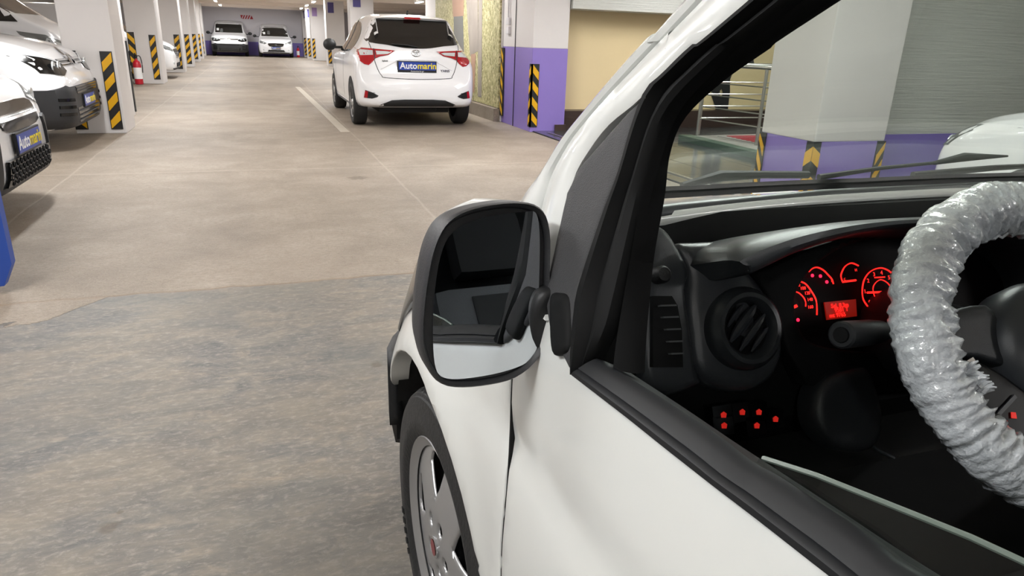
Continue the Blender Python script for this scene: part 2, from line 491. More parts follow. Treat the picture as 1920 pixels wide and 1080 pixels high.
for i, y in enumerate((4.2, 9.9, 14.6, 19.3, 24.7, 29.5, 34.2, 38.5, 43.2)):
    struct(box('trim_%d' % (i+1), (-9, y, 2.5), (9.6, y+.5, 2.79), M['ceil']))
# blockwork wall and header behind the windscreen, cream niche wall
wb = struct(box('wall_block', (4.36, 4.36, 0), (9.6, 4.56, 2.78), M['brick']))
box('painted_band', (4.36, 4.345, 0), (9.6, 4.36, .605), M['dlilac'], wb)
struct(box('wall_header', (4.17, 9.46, 1.67), (9.6, 9.9, 2.78), M['brick']))
nw = struct(box('wall_cream', (4.0, 9.98, 0), (9.6, 10.2, 2.78), M['cream']))
box('plinth', (4.05, 9.72, 0), (9.6, 9.98, .27), M['wood'], nw)
mw = struct(box('wall_mural', (3.6, 10.8, 0), (3.8, 15.1, 2.78), M['wall']))
struct(box('wall_side', (3.61, 15.1, 0), (3.81, 16.2, 2.78), M['wall']))
# concrete kerb under the mural
def extrude_poly(name, poly, z0, z1, m, parent=None):
    bm = bmesh.new()
    a = [bm.verts.new((x, y, z0)) for x, y in poly]; b = [bm.verts.new((x, y, z1)) for x, y in poly]
    bm.faces.new(a[::-1]); bm.faces.new(b)
    for k in range(len(poly)): bm.faces.new((a[k], a[(k+1) % len(poly)], b[(k+1) % len(poly)], b[k]))
    return from_bm(name, bm, m, parent)
kb = extrude_poly('kerb', [(3.5, 10.83), (3.6, 10.83), (3.6, 15.1), (3.42, 15.1)], 0, .2, M['floor']); tag(kb, kind='structure')
# mural sheet with printed grass and figures
mu = box('printed_mural', (3.57, 10.84, .21), (3.599, 15.08, 2.6), M['mural'])
tag(mu, 'large printed grass mural with a couple, fixed to the wall right of the parked hatchback', 'mural')
mY = lambda a, b, h: Vector((3.57-h, a, b))
panel('printed_trousers', [(12.75, .3), (13.55, .3), (13.6, 1.62), (12.95, 1.62)], mY, M['jeans'], mu, th=.001, h=.003, res=.3)
panel('printed_top', [(12.9, 1.62), (13.65, 1.62), (13.8, 2.3), (13.5, 2.45), (12.9, 2.3)], mY, M['skin'], mu, th=.001, h=.003, res=.3)
panel('printed_dress', [(11.95, 1.05), (12.45, .95), (12.6, 1.4), (12.62, 2.4), (12.05, 2.4), (12.0, 1.6)], mY, M['lace'], mu, th=.001, h=.004, res=.3)
panel('printed_sash', [(12.5, 1.2), (12.62, 1.5), (12.85, 2.3), (12.65, 2.4), (12.5, 1.6)], mY, M['lace'], mu, th=.001, h=.005, res=.3)
panel('printed_leg', [(12.15, .35), (12.3, .35), (12.4, .98), (12.1, 1.0)], mY, M['skin'], mu, th=.001, h=.0045, res=.3)
panel('printed_figure_edge', [(11.72, .3), (11.95, .3), (12.0, 2.5), (11.78, 2.5)], mY, M['lace'], mu, th=.001, h=.0035, res=.3)

# pillars
def stripes(parent, o, u, v, n, wd, ht, slope, count, chevron=False):
    """yellow stripes on a guard: o bottom centre, u across, v up, n outward"""
    o, u, v, n = Vector(o), Vector(u), Vector(v), Vector(n)
    step = ht/count; hw = wd*.43
    for i in range(count):
        z0 = step*(i+.22); t = step*.5
        if chevron: q = [(-hw, z0-slope), (0, z0), (hw, z0-slope), (hw, z0-slope+t), (0, z0+t), (-hw, z0-slope+t)]
        else: q = [(-hw, z0-slope/2), (hw, z0+slope/2), (hw, z0+slope/2+t), (-hw, z0-slope/2+t)]
        q = [(a, min(max(b, .01), ht-.01)) for a, b in q]
        bm = bmesh.new()
        A = [bm.verts.new(o+u*a+v*b+n*.004) for a, b in q]; B = [bm.verts.new(o+u*a+v*b-n*.002) for a, b in q]
        if chevron:
            bm.faces.new((A[0], A[1], A[4], A[5])); bm.faces.new((A[1], A[2], A[3], A[4]))
            bm.faces.new((B[0], B[1], B[4], B[5])); bm.faces.new((B[1], B[2], B[3], B[4]))
        else: bm.faces.new(A); bm.faces.new(B)
        for k in range(len(q)): bm.faces.new((A[k], A[(k+1) % len(q)], B[(k+1) % len(q)], B[k]))
        from_bm('yellow_stripe', bm, M['yellow'], parent)
def guard(root, a, b, axis_u, nrm, z0, z1, slope, count=4):
    """flat guard on a face between a and b (xy), z0..z1"""
    a = Vector((*a, 0)); b = Vector((*b, 0)); n = Vector(nrm); c = (a+b)/2; wd = (b-a).length
    lo = Vector((min(a.x, b.x, (a+n*.012).x, (b+n*.012).x), min(a.y, b.y, (a+n*.012).y), z0))
    hi = Vector((max(a.x, b.x, (a+n*.012).x), max(a.y, b.y, (a+n*.012).y), z1))
    g = box('corner_guard', lo, hi, M['tape'], root)
    u = (b-a).normalized()
    stripes(g, c+n*.012+Vector((0, 0, z0)), u, (0, 0, 1), n, wd, z1-z0, slope, count)
    return g
def pillar(x0, x1, y0, y1, label, m=None, band=None, bandm=None, foot=0, group=None):
    root = empty('pillar', ((x0+x1)/2, (y0+y1)/2, 0), 0, label, 'pillar', group)
    c = Vector(root.location)
    sub = lambda *p: Vector(p)-c
    zb = 0
    if band:
        box('painted_band', sub(x0, y0, 0), sub(x1, y1, band), bandm or M['lilac'], root, .006); zb = band
    box('shaft', sub(x0+.001, y0+.001, zb), sub(x1-.001, y1-.001, 2.78), m or M['wall'], root, .012)
    return root, c
def lguard(root, c, a, b, nrm, z0, z1, slope, count=4):
    return guard(root, (a[0]-c.x, a[1]-c.y), (b[0]-c.x, b[1]-c.y), None, nrm, z0, z1, slope, count)
F_ = (0, -1, 0)
p1, c = pillar(-2.12, -1.575, 9.8, 10.5, 'white pillar nearest on the left, beside the black-bumpered van')
lguard(p1, c, (-1.74, 9.8), (-1.61, 9.8), F_, .05, .955, .12, 4)
lguard(p1, c, (-2.12, 9.8), (-1.985, 9.8), F_, .05, .955, -.14, 4)
p, c = pillar(-2.12, -1.77, 10.52, 12.0, 'white slab pier directly behind the nearest left pillar')
box('edge_guard', (-1.772-c.x, 11.93-c.y, .05), (-1.755-c.x, 12.005-c.y, 1.05), M['tape'], p)
p, c = pillar(-2.78, -2.13, 19.15, 20.0, 'white pillar with red extinguisher standing at its left foot')
lguard(p, c, (-2.33, 19.15), (-2.19, 19.15), F_, .1, 1.1, .15, 4)
lguard(p, c, (-2.78, 19.15), (-2.63, 19.15), F_, .1, 1.15, -.15, 4)
for y, x, xl, lab in ((24.6, -2.1, -2.85, 'white striped-guard pillar, third of the left row'),
                  (28.6, -2.13, -2.8, 'white striped-guard pillar, fourth of the left row'),
                  (33.6, -2.25, -2.9, 'white striped-guard pillar, fifth of the left row'),
                  (37.6, -2.34, -3.0, 'white striped-guard pillar, sixth of the left row'),
                  (42.3, -2.5, -3.1, 'white striped-guard pillar, last of the left row by the purple-banded wall')):
    p, c = pillar(xl, x, y, y+.7, lab, group='left row of white pillars')
    lguard(p, c, (x-.21, y), (x-.05, y), F_, .1, 1.1, .15, 4)
# right row with purple signs
for y, lab, sm in ((24.2, 'white pillar with purple sign, nearest of the far right row', 'sign'),
               (31.6, 'white pillar with purple sign, second of the far right row', 'sign'),
               (38.4, 'cream-lit white pillar with light purple sign, third of the far right row', 'signp'),
               (41.2, 'white pillar with mauve sign, fourth of the far right row', 'sign'),
               (43.8, 'white pillar with purple sign and red mark by the far wall', 'sign')):
    x0 = 2.86 - (y-31)*.013
    if y > 38: x0 -= .05
    p, c = pillar(x0, x0+.75, y, y+.7, lab, group='right row of white pillars')
    sx = x0+.1
    o = box('sign', (sx-c.x, -.365, 2.1), (sx+.24-c.x, -.34, 2.5), M[sm], p)
    lguard(p, c, (x0+.03, y), (x0+.17, y), F_, .1, 1.05, .15, 4)
    if y > 43:
        box('red_mark', (sx+.06-c.x, -.365, 1.85), (sx+.18-c.x, -.34, 2.0), M['redsign'], p)
# purple pillar
p, c = pillar(3.62, 4.15, 9.5, 10.82, 'big white and purple pillar with chevron guard, right of the hatchback', band=1.14)
gd = bmesh.new(); add_box(gd, (3.605-c.x, 9.487-c.y, .07), (3.725-c.x, 9.51-c.y, .93)); add_box(gd, (3.605-c.x, 9.487-c.y, .07), (3.63-c.x, 9.56-c.y, .93))
g = from_bm('corner_guard', gd, M['tape'], p)
stripes(g, (3.675-c.x, 9.487-c.y, .07), (1, 0, 0), (0, 0, 1), (0, -1, 0), .1, .86, -.1, 4)
stripes(g, (3.605-c.x, 9.525-c.y, .07), (0, 1, 0), (0, 0, 1), (-1, 0, 0), .07, .86, -.06, 4)
g = box('corner_guard', (3.6-c.x, 10.7-c.y, .1), (3.625-c.x, 10.83-c.y, 1.12), M['tape'], p)
stripes(g, (3.6-c.x, 10.765-c.y, .1), (0, 1, 0), (0, 0, 1), (-1, 0, 0), .12, 1.02, .12, 5)
box('joint_gap', (3.612-c.x, 10.22-c.y, 0), (3.625-c.x, 10.235-c.y, 2.7), M['black'], p)
box('skirting', (4.0-c.x, 9.47-c.y, 0), (4.17-c.x, 9.51-c.y, .1), M['wood'], p)
tube('conduit', [(3.60-c.x, 10.52-c.y, 2.6), (3.60-c.x, 10.52-c.y, 1.55)], .012, M['socket'], p)
box('switch_box', (3.585-c.x, 10.46-c.y, 1.45), (3.62-c.x, 10.58-c.y, 1.55), M['socket'], p, .004)
box('switch_box', (3.585-c.x, 10.46-c.y, 1.32), (3.62-c.x, 10.58-c.y, 1.42), M['socket'], p, .004)
# pillar beyond the windscreen
p, c = pillar(3.70, 4.35, 4.02, 4.6, 'white and purple pillar with chevron guard seen through the windscreen', band=.605)
g = box('corner_guard', (3.69-c.x, 4.01-c.y, 0), (3.76-c.x, 4.08-c.y, .605), M['tape'], p)
stripes(g, (3.725-c.x, 4.01-c.y, 0), (1, 0, 0), (0, 0, 1), (0, -1, 0), .078, .605, -.05, 3)
stripes(g, (3.69-c.x, 4.045-c.y, 0), (0, -1, 0), (0, 0, 1), (-1, 0, 0), .078, .605, .05, 3)
for nm, a, b, n, s in (('corner_guard', (3.69, 4.53), (3.7, 4.605), 0, 0), ('corner_guard', (4.28, 4.01), (4.355, 4.02), 0, 0)):
    g = box(nm, (a[0]-c.x, a[1]-c.y, 0), (b[0]-c.x, b[1]-c.y, .605), M['tape'], p)
    if a[0] < 4: stripes(g, (3.69-c.x, 4.567-c.y, 0), (0, -1, 0), (0, 0, 1), (-1, 0, 0), .075, .605, -.12, 4)
    else: stripes(g, (4.3175-c.x, 4.01-c.y, 0), (1, 0, 0), (0, 0, 1), (0, -1, 0), .075, .605, .12, 4)
# blue-guarded pillar at the left frame edge
p, c = pillar(-2.0, -1.33, 3.8, 3.95, 'pillar with blue and yellow guard cut by the left frame edge')
panel('blue_guard', [(-1.5, .02), (-1.225, .036), (-1.176, .141), (-1.176, 1.2), (-1.5, 1.2)], lambda a, b, h: Vector((a-c.x, 3.8-h-c.y, b)), M['blue'], p, th=.06, h=.05, res=.1, smooth=False)
panel('yellow_stripe', [(-1.36, .05), (-1.262, .02), (-1.256, .1), (-1.27, .25), (-1.36, .3)], lambda a, b, h: Vector((a-c.x, 3.8-h-c.y, b)), M['yellow'], p, th=.006, h=.056, res=.1)
# polished tiles of the lobby
ft = struct(box('floor_tiled', (3.66, 4.7, 0), (9.58, 9.72, .006), M['rubber']))
me = None
for i in range(9):
    for j in range(8):
        x = 3.67+i*.655; y = 4.71+j*.625
        if me is None:
            t = box('tile', (0, 0, 0), (.65, .62, .012), M['slate'], ft, .002); me = t.data
        else: t = link('tile', me, None, ft)
        t.location = (x, y, .002)
struct(extrude_poly('trim_20', [(3.86, 4.4), (3.9, 4.4), (3.84, 9.3), (3.80, 9.3)], 0, .022, M['steel']))
# ramp with railings
rp = extrude_poly('ramp', [(5.42, 8.3), (5.46, 6.6), (8.6, 6.6), (8.6, 8.6)], .014, .075, M['ramp'])
tag(rp, 'grey access ramp with green edge, under the steel railing', 'ramp')
extrude_poly('green_edge', [(5.36, 8.35), (5.4, 6.55), (5.56, 6.55), (5.56, 8.35)], .014, .085, M['green'], rp)
mt = extrude_poly('door_mat', [(5.98, 7.2), (7.3, 7.2), (7.3, 8.2), (5.88, 8.2)], .076, .084, M['ramp'])
tag(mt, 'red ribbed mat lying on the ramp behind the railing', 'mat')
for i in range(9): box('rib', (5.99, 7.25+i*.105, .084), (7.29, 7.31+i*.105, .092), M['redmat'], mt)
def railing(pts, label):
    root = empty('railing', (*pts[0], 0), 0, label, 'railing'); o = Vector((*pts[0], 0))
    zb = .076
    for x, y in pts: tube('post', [Vector((x, y, zb))-o, Vector((x, y, .99))-o], .021, M['steel'], root)
    tube('handrail', [Vector((x, y, 1.01))-o for x, y in pts], .027, M['steel'], root)
    for z in (.30, .46, .62, .78): tube('rail', [Vector((x+.01, y, z))-o for x, y in pts], .009, M['steel'], root, 6)
railing([(5.67, 8.38), (5.86, 7.35), (6.0, 6.65)], 'steel railing along the near edge of the ramp')
railing([(5.73, 8.44), (7.3, 8.46), (8.5, 8.48)], 'steel railing behind the ramp in front of the cream wall')
# black figure painted on the cream wall
fig = [(6.42, .27), (6.75, .27), (6.82, .5), (6.93, .85), (6.9, 1.05), (7.02, 1.3), (7.1, 1.55), (7.05, 1.8), (6.95, 1.95), (6.9, 2.05), (6.93, 2.2), (6.82, 2.3), (6.72, 2.2), (6.74, 2.05), (6.66, 1.95), (6.5, 1.9), (6.45, 1.5), (6.5, 1.2), (6.38, .85), (6.42, .5)]
fg = panel('painted_figure', [(7.072, 0.03929), (7.27, 0.03801), (7.275, 0.2707), (7.272, 0.551), (7.242, 0.7349), (7.295, 0.9181), (7.437, 1.232), (7.623, 1.641), (7.62, 2.113), (7.314, 2.25), (7.045, 2.084), (6.922, 1.615), (6.946, 1.139), (6.877, 0.7302), (6.934, 0.4815), (7.047, 0.2707)], lambda a, b, h: Vector((a, 9.965-h, b)), M['tape'], nw, th=.008, h=.006, res=.12,
           holes=[[(7.074, 0.5662), (7.11, 0.6), (7.142, 0.5248), (7.121, 0.4573), (7.087, 0.4824)]])
fg['label'] = 'black standing figure silhouette on the cream wall behind the railing'
panel('hand', [(7.529, 1.12), (7.638, 1.09), (7.679, 0.975), (7.649, 0.9661), (7.618, 1.024), (7.63, 0.9574), (7.599, 0.9568), (7.577, 1.023), (7.567, 0.9562), (7.535, 0.9639), (7.519, 1.054)], lambda a, b, h: Vector((a, 9.97-h, b)), M['tape'], fg, th=.008, h=.006, res=.05)
panel('arm', [(7.532, 1.104), (7.639, 1.082), (7.703, 1.483), (7.688, 1.96), (7.54, 1.992), (7.522, 1.518)], lambda a, b, h: Vector((a, 9.97-h, b)), M['tape'], fg, th=.008, h=.0055, res=.1)
# parking line
ln = extrude_poly('parking_line', [(.99, 9.7), (1.11, 9.7), (.96, 18.5), (.85, 18.5)], 0, .003, M['line']); tag(ln, kind='structure')

# ceiling lamps
LAMPN = {}
ORD = ['nearest', 'second', 'third', 'fourth', 'fifth', 'sixth', 'seventh', 'eighth', 'ninth', 'tenth', 'eleventh']
def tube_lamp(x, y, label, power, z=2.5, group='ceiling tube lamps'):
    k = LAMPN.get(label, 0); LAMPN[label] = k+1; label = ORD[k]+' '+label
    root = empty('ceiling_lamp', (x, y, z), 0, label, 'lamp', group)
    box('housing', (-.06, -.62, .02), (.06, .62, .08), M['housing'], root, .01)
    tube('tube', [(-.03, -.58, 0), (-.03, .58, 0)], .013, M['tube'], root, 8)
    tube('tube', [(.03, -.58, 0), (.03, .58, 0)], .013, M['tube'], root, 8)
    tube('hanger', [(0, -.4, .08), (0, -.4, .28)], .005, M['housing'], root, 5)
    tube('hanger', [(0, .4, .08), (0, .4, .28)], .005, M['housing'], root, 5)
    area('lamp_light', (x, y, z-.03), .16, 1.2, power)
    area('added_ceiling_fill', (x, y, z+.1), .16, 1.2, power*.35, rot=(math.pi, 0, 0))  # added light above the housing, only to brighten the ceiling
    return root
LP = 62
for y in (-3.5, .6, 3.0, 7.0, 11.6, 16.2, 21, 26, 31, 36, 41):
    tube_lamp(-1.5 if y > 0 else -1.2, y, 'ceiling fluorescent lamp over the left side of the lane', LP*(.8 if y < 5 else 1.25))
for y in (7.2, 12.2, 17, 22.2, 27, 32.2, 36.4, 40.6):
    tube_lamp(2.45, y, 'ceiling fluorescent lamp over the right side of the lane', LP*1.25)
for x, y in ((4.8, 1.0), (2.2, 2.6), (4.2, -2.5), (1.4, -3.0), (-5.5, 6), (-5.5, 12), (-5.5, 24), (-5.5, 36), (6, 16), (6, 28)):
    tube_lamp(x, y, 'ceiling fluorescent lamp over the parking bays', LP)
for x, y in ((5.2, 6.0), (7.6, 7.2), (5.6, 7.9)):
    tube_lamp(x, y, 'ceiling fluorescent lamp over the tiled lobby', LP*.6)

# fire extinguishers
def extinguisher(x, y, label, s=1):
    r = empty('fire_extinguisher', (x, y, 0), 0, label, 'extinguisher')
    I = Matrix.Diagonal((s, s, s, 1))
    lathe('cylinder', [(.07, 0), (.085, .01), (.085, .42), (.07, .48), (.025, .52), (.022, .55)], I, M['redm'], r, 20)
    lathe('label_band', [(.0865, .12), (.0865, .36)], I, M['white'], r, 20)
    lathe('valve', [(.025, .55), (.03, .57), (.03, .61), (.012, .63)], I, M['black'], r, 12)
    tube('handle', [(0, 0, .62*s), (0, -.07*s, .66*s), (0, -.13*s, .65*s)], .012*s, M['black'], r, 6)
    tube('hose', catmull([(0, 0, .59*s), (.08*s, -.02*s, .6*s), (.11*s, -.03*s, .45*s), (.1*s, -.02*s, .25*s)], 5), .01*s, M['black'], r, 6)
extinguisher(-2.62, 18.85, 'red fire extinguisher standing before the second left pillar', 1.05)
extinguisher(2.28, 43.2, 'small red fire extinguisher by the far wall right of the vans', .95)

# ------------------------------------------------------------------ vehicles
def pchip(xs, ys, x):
    n = len(xs)
    if x <= xs[0]: return ys[0]
    if x >= xs[-1]: return ys[-1]
    h = [xs[i+1]-xs[i] for i in range(n-1)]; d = [(ys[i+1]-ys[i])/h[i] for i in range(n-1)]
    s = [d[0]]+[0 if d[i-1]*d[i] <= 0 else 2*d[i-1]*d[i]/(d[i-1]+d[i]) for i in range(1, n-1)]+[d[-1]]
    i = max(k for k in range(n-1) if xs[k] <= x); t = (x-xs[i])/h[i]
    return (2*t**3-3*t*t+1)*ys[i]+(t**3-2*t*t+t)*h[i]*s[i]+(-2*t**3+3*t*t)*ys[i+1]+(t**3-t*t)*h[i]*s[i+1]
def loft_body(name, st, m, parent, ny=70):
    """st rows: (y, zbot, ztop, half, belt, tophalf) - y rises from the front backwards"""
    ys = [r[0] for r in st]
    # sample denser near the ends
    smp = sorted(set([ys[0]+(ys[-1]-ys[0])*(.5-.5*math.cos(math.pi*i/ny)) for i in range(ny+1)]+ys))
    bm = bmesh.new(); rings = []
    for y in smp:
        zb, zt, w, bl, wt = [pchip(ys, [r[k] for r in st], y) for k in range(1, 6)]
        zs = min(bl, zt-.06)
        c = [(0, zb), (.85*w, zb), (.97*w, zb+.04), (w, zb+.3*(zs-zb)), (w, zb+.7*(zs-zb)), (.985*w, zs), (wt+(w-wt)*.35 if zt > bl+.15 else wt+(w-wt)*.4, zs+(zt-zs)*.45), (wt, zt-(zt-zs)*.12), (wt-.10*w, zt-.005), (wt*.5, zt+.012), (0, zt+.018)]
        for _ in range(2):
            q = [c[0]]
            for i in range(len(c)-1):
                a, b = c[i], c[i+1]
                q += [(a[0]*.75+b[0]*.25, a[1]*.75+b[1]*.25), (a[0]*.25+b[0]*.75, a[1]*.25+b[1]*.75)]
            q.append(c[-1]); c = q
        ring = [(x, z) for x, z in c]+[(-x, z) for x, z in c[::-1][1:-1]]
        rings.append([bm.verts.new((x, -y, z)) for x, z in ring])
    n = len(rings[0])
    for a, b in zip(rings, rings[1:]):
        for k in range(n): bm.faces.new((a[k], a[(k+1) % n], b[(k+1) % n], b[k]))
    for rg in (rings[0], rings[-1]):
        cz = sum(v.co.z for v in rg)/n; cv = bm.verts.new((0, rg[0].co.y, cz))
        for k in range(n): bm.faces.new((rg[k], rg[(k+1) % n], cv))
    bmesh.ops.recalc_face_normals(bm, faces=bm.faces[:])
    bvh = BVHTree.FromBMesh(bm)
    o = from_bm(name, bm, m, parent, True)
    def proj(axis, sign):
        def f(a, b, h):
            if axis == 'y':
                og = Vector((a, 20*sign, b)); d = Vector((0, -sign, 0))
            elif axis == 'x':
                og = Vector((20*sign, a, b)); d = Vector((-sign, 0, 0))
            loc, nrm, _, _ = bvh.ray_cast(og, d)
            if loc is None:
                loc, nrm, _, _ = bvh.find_nearest(Vector((a, 0 if sign > 0 else -4, b)) if axis == 'y' else Vector((.8*sign, a, b)))
            return loc-d*h
        return f
    return o, proj
def wheel(parent, loc, rad, wd, side, label=None, spokes=5, hub='silver', seg=40, sub=True):
    """side +1: outer face toward +x"""
    mt = Matrix.Translation(loc) @ Matrix.Rotation(side*math.pi/2, 4, 'Y')
    w2 = wd/2
    t = lathe('tire', [(rad*.66, -w2*.9), (rad*.8, -w2), (rad*.93, -w2*.95), (rad*.985, -w2*.75), (rad, -w2*.4), (rad, w2*.4), (rad*.985, w2*.75), (rad*.93, w2*.95), (rad*.8, w2), (rad*.66, w2*.9)], mt, M['tire'], parent, seg, True)
    hb = lathe('wheel_cover', [(rad*.67, w2*.8), (rad*.66, w2*.93), (rad*.62, w2*.9), (rad*.55, w2*.75), (rad*.18, w2*.8), (rad*.15, w2*.9), (0, w2*.92)], mt, M[hub], t, seg)
    if sub:
        for i in range(spokes):
            a0 = 2*math.pi*(i+.5)/spokes
            q = [(rad*r*math.cos(a0+da), rad*r*math.sin(a0+da)) for r, da in ((.3, -.12), (.58, -.3), (.6, 0), (.58, .3), (.3, .12))]
            bm = bmesh.new(); A = [bm.verts.new(mt @ Vector((x, y, w2*.86))) for x, y in q]; B = [bm.verts.new(mt @ Vector((x, y, w2*.7))) for x, y in q]
            bm.faces.new(A); bm.faces.new(B)
            for k in range(5): bm.faces.new((A[k], A[(k+1) % 5], B[(k+1) % 5], B[k]))
            from_bm('spoke_gap', bm, M['black'], t)
    return t
def mirror_x(p): return [(-a, b) for a, b in p]
def side_mirror(root, x, y, z, s, m=None, sz=(.2, .1, .14)):
    bm = bmesh.new()
    bmesh.ops.create_uvsphere(bm, u_segments=16, v_segments=10, radius=1, matrix=Matrix.Translation((x+s*sz[0]*.6, y, z)) @ Matrix.Diagonal((sz[0]*.52, sz[1], sz[2]*.55, 1)))
    add_box(bm, (min(x-s*.12, x+s*.04), y-.03, z-.06), (max(x-s*.12, x+s*.04), y+.03, z-.02))
    return from_bm('side_mirror', bm, m or M['black'], root, True)

def make_van(loc, rz, label, kind, group=None, sc=1.0):
    """a small panel van, front at local y=0 looking to +y"""
    root = empty('van', loc, rz, label, 'van', group)
    root.scale = (sc, sc, sc)
    if kind == 'tall':
        st = [(0, .30, .78, .62, .7, .5), (.04, .24, .9, .76, .8, .62), (.14, .22, 1.06, .88, .92, .72), (.3, .2, 1.2, .93, 1.02, .78), (.55, .2, 1.32, .95, 1.12, .8), (.8, .2, 1.48, .95, 1.16, .78), (1.3, .2, 1.82, .95, 1.18, .76), (1.9, .2, 1.92, .95, 1.18, .78), (4.4, .2, 1.9, .94, 1.18, .8), (4.6, .3, 1.8, .9, 1.15, .78)]
    elif kind == 'wide':      # tall blunt nose with black bumper
        st = [(0, .30, .66, .62, .6, .5), (.03, .24, .74, .74, .68, .6), (.10, .22, .86, .82, .78, .68), (.22, .21, .98, .88, .9, .72), (.45, .2, 1.06, .92, .98, .74), (1.0, .2, 1.17, .925, 1.06, .78), (1.3, .2, 1.42, .925, 1.08, .74), (1.75, .2, 1.74, .925, 1.08, .72), (2.3, .2, 1.82, .925, 1.08, .74), (4.2, .2, 1.8, .92, 1.08, .76), (4.4, .3, 1.7, .88, 1.05, .74)]
    else:
        st = [(0, .30, .62, .5, .55, .4), (.05, .22, .72, .7, .66, .55), (.16, .2, .84, .82, .76, .66), (.4, .2, .95, .89, .88, .7), (.95, .2, 1.06, .9, .98, .76), (1.25, .2, 1.3, .9, 1.02, .72), (1.8, .2, 1.66, .9, 1.04, .7), (2.3, .2, 1.76, .9, 1.05, .72), (4.2, .2, 1.74, .9, 1.05, .74), (4.4, .3, 1.65, .86, 1.02, .7)]
    body, pr = loft_body('body', st, M['paint2'], root)
    fy = pr('y', 1); L_ = pr('x', -1); R_ = pr('x', 1)
    pn = lambda nm, q, m, th=.02, h=.006, res=.08, par=root, mp=fy, rnd=0: panel(nm, q, mp, M[m], par, th=th, h=h, res=res, rnd=rnd)
    if kind == 'tall':
        wsq = [(-.78, 1.37), (.78, 1.37), (.68, 1.8), (.5, 1.84), (-.5, 1.84), (-.68, 1.8)]
        pn('grille', [(-.5, .6), (.5, .6), (.5, .8), (-.5, .8)], 'gloss', .02, .012, .08)
        for s, mp in ((-1, L_), (1, R_)):
            l = pn('headlight', [(-.10, .86), (-.05, .98), (-.3, 1.10), (-.62, 1.14), (-.58, 1.09), (-.3, .97)], 'lampin', .02, .01, .04, mp=mp)
            pn('lamp_lens', [(-.14, .90), (-.1, .97), (-.28, 1.06), (-.3, 1.0)], 'clear', .012, .016, .04, l, mp=mp)
    elif kind == 'wide':
        wsq = [(-.70, 1.2), (.70, 1.2), (.66, 1.66), (.5, 1.72), (-.5, 1.72), (-.66, 1.66)]
        bump = [(-.84, .23), (.84, .23), (.85, .62), (.7, .66), (.62, .64), (-.62, .64), (-.7, .66), (-.85, .62)]
        b = pn('bumper', bump, 'greyb', .03, .022, .06, rnd=.02)
        for s, mp in ((-1, L_), (1, R_)): pn('bumper_corner', [(-.52, .22), (-.06, .22), (-.09, .62), (-.45, .62)], 'greyb', .03, .016, .05, b, mp)
        for i, z in enumerate((.30, .345, .39)): pn('grille_bar', [(-.48, z), (.48, z), (.46, z+.012), (-.46, z+.012)], 'trim', .012, .036, .08, b)
        pn('lower_grille', [(-.5, .28), (.5, .28), (.54, .43), (-.54, .43)], 'gloss', .01, .026, .08, b)
        pn('upper_intake', [(-.46, .565), (.46, .565), (.5, .635), (-.5, .635)], 'gloss', .01, .027, .08, b)
        for z in (.585, .61): pn('grille_bar', [(-.48, z), (.48, z), (.48, z+.01), (-.48, z+.01)], 'trim', .01, .032, .08, b)
        for s in (-1, 1):
            for k_, z in enumerate((.36, .43, .50)):
                pn('side_fin', [(s*.62, z), (s*.82, z+.01), (s*.82, z+.04), (s*.62, z+.03)], 'gloss', .01, .03, .08, b)
        for s in (-1, 1):
            l = pn('headlight', [(s*.44, .79), (s*.62, .75), (s*.86, .78), (s*.9, .94), (s*.84, .955), (s*.6, .90), (s*.46, .87)], 'gloss', .02, .012, .05)
            for cx in (.60, .72): lathe('lamp_reflector', [(.052, 0), (.05, .012), (.03, .004), (0, .0)], Matrix.Translation(fy(s*cx, .84, .012)) @ Matrix.Rotation(-math.pi/2, 4, 'X'), M['clear'], l, 16)
            pn('lamp_edge', [(s*.46, .875), (s*.6, .905), (s*.84, .96), (s*.86, .948), (s*.62, .892), (s*.46, .86)], 'clear', .01, .02, .05, l)
        g = pn('grille', [(-.44, .84), (.44, .84), (.46, .9), (-.46, .9)], 'gloss', .02, .012, .05)
        for z in (.85, .885): pn('chrome_bar', [(-.46, z), (-.1, z-.0), (0, z+.04), (.1, z), (.46, z), (.46, z+.014), (.1, z+.014), (0, z+.056), (-.1, z+.014), (-.46, z+.014)], 'chrome', .01, .022, .05, g)
    else:
        wsq = [(-.72, 1.1), (.72, 1.1), (.64, 1.58), (.5, 1.62), (-.5, 1.62), (-.64, 1.58)]
        pn('grille', smooth2([(-.4, .66), (-.3, .58), (.3, .58), (.4, .66), (.36, .74), (-.36, .74)], 3), 'gloss', .02, .015, .05)
        lg = pn('lower_grille', [(-.46, .3), (.46, .3), (.4, .4), (-.4, .4)], 'gloss', .02, .012, .05)
        for i in range(-5, 6): pn('mesh_bar', [(i*.08-.012, .3), (i*.08+.012, .3), (i*.08+.012, .4), (i*.08-.012, .4)], 'greyb', .01, .02, .05, lg)
        pn('chrome_bar', [(-.4, .65), (.4, .65), (.4, .665), (-.4, .665)], 'chrome', .01, .024, .05, lg)
        pn('bumper_lip', [(-.75, .2), (.75, .2), (.7, .27), (-.7, .27)], 'greyb', .03, .02, .06)
        for s in (-1, 1):
            l = pn('headlight', [(s*.47, .74), (s*.6, .69), (s*.82, .74), (s*.88, .90), (s*.8, .88), (s*.6, .80)], 'lampin', .02, .012, .05)
            lathe('lamp_reflector', [(.045, 0), (.043, .012), (.02, .004), (0, 0)], Matrix.Translation(fy(s*.64, .745, .012)) @ Matrix.Rotation(-math.pi/2, 4, 'X'), M['clear'], l, 14)
            pn('fog_lamp', [(s*(.66+.035*math.cos(a)), .4+.035*math.sin(a)) for a in (k*.785 for k in range(8))], 'clear', .01, .01, .05)
    pn('windscreen', wsq, 'carglass', .01, .006, .1)
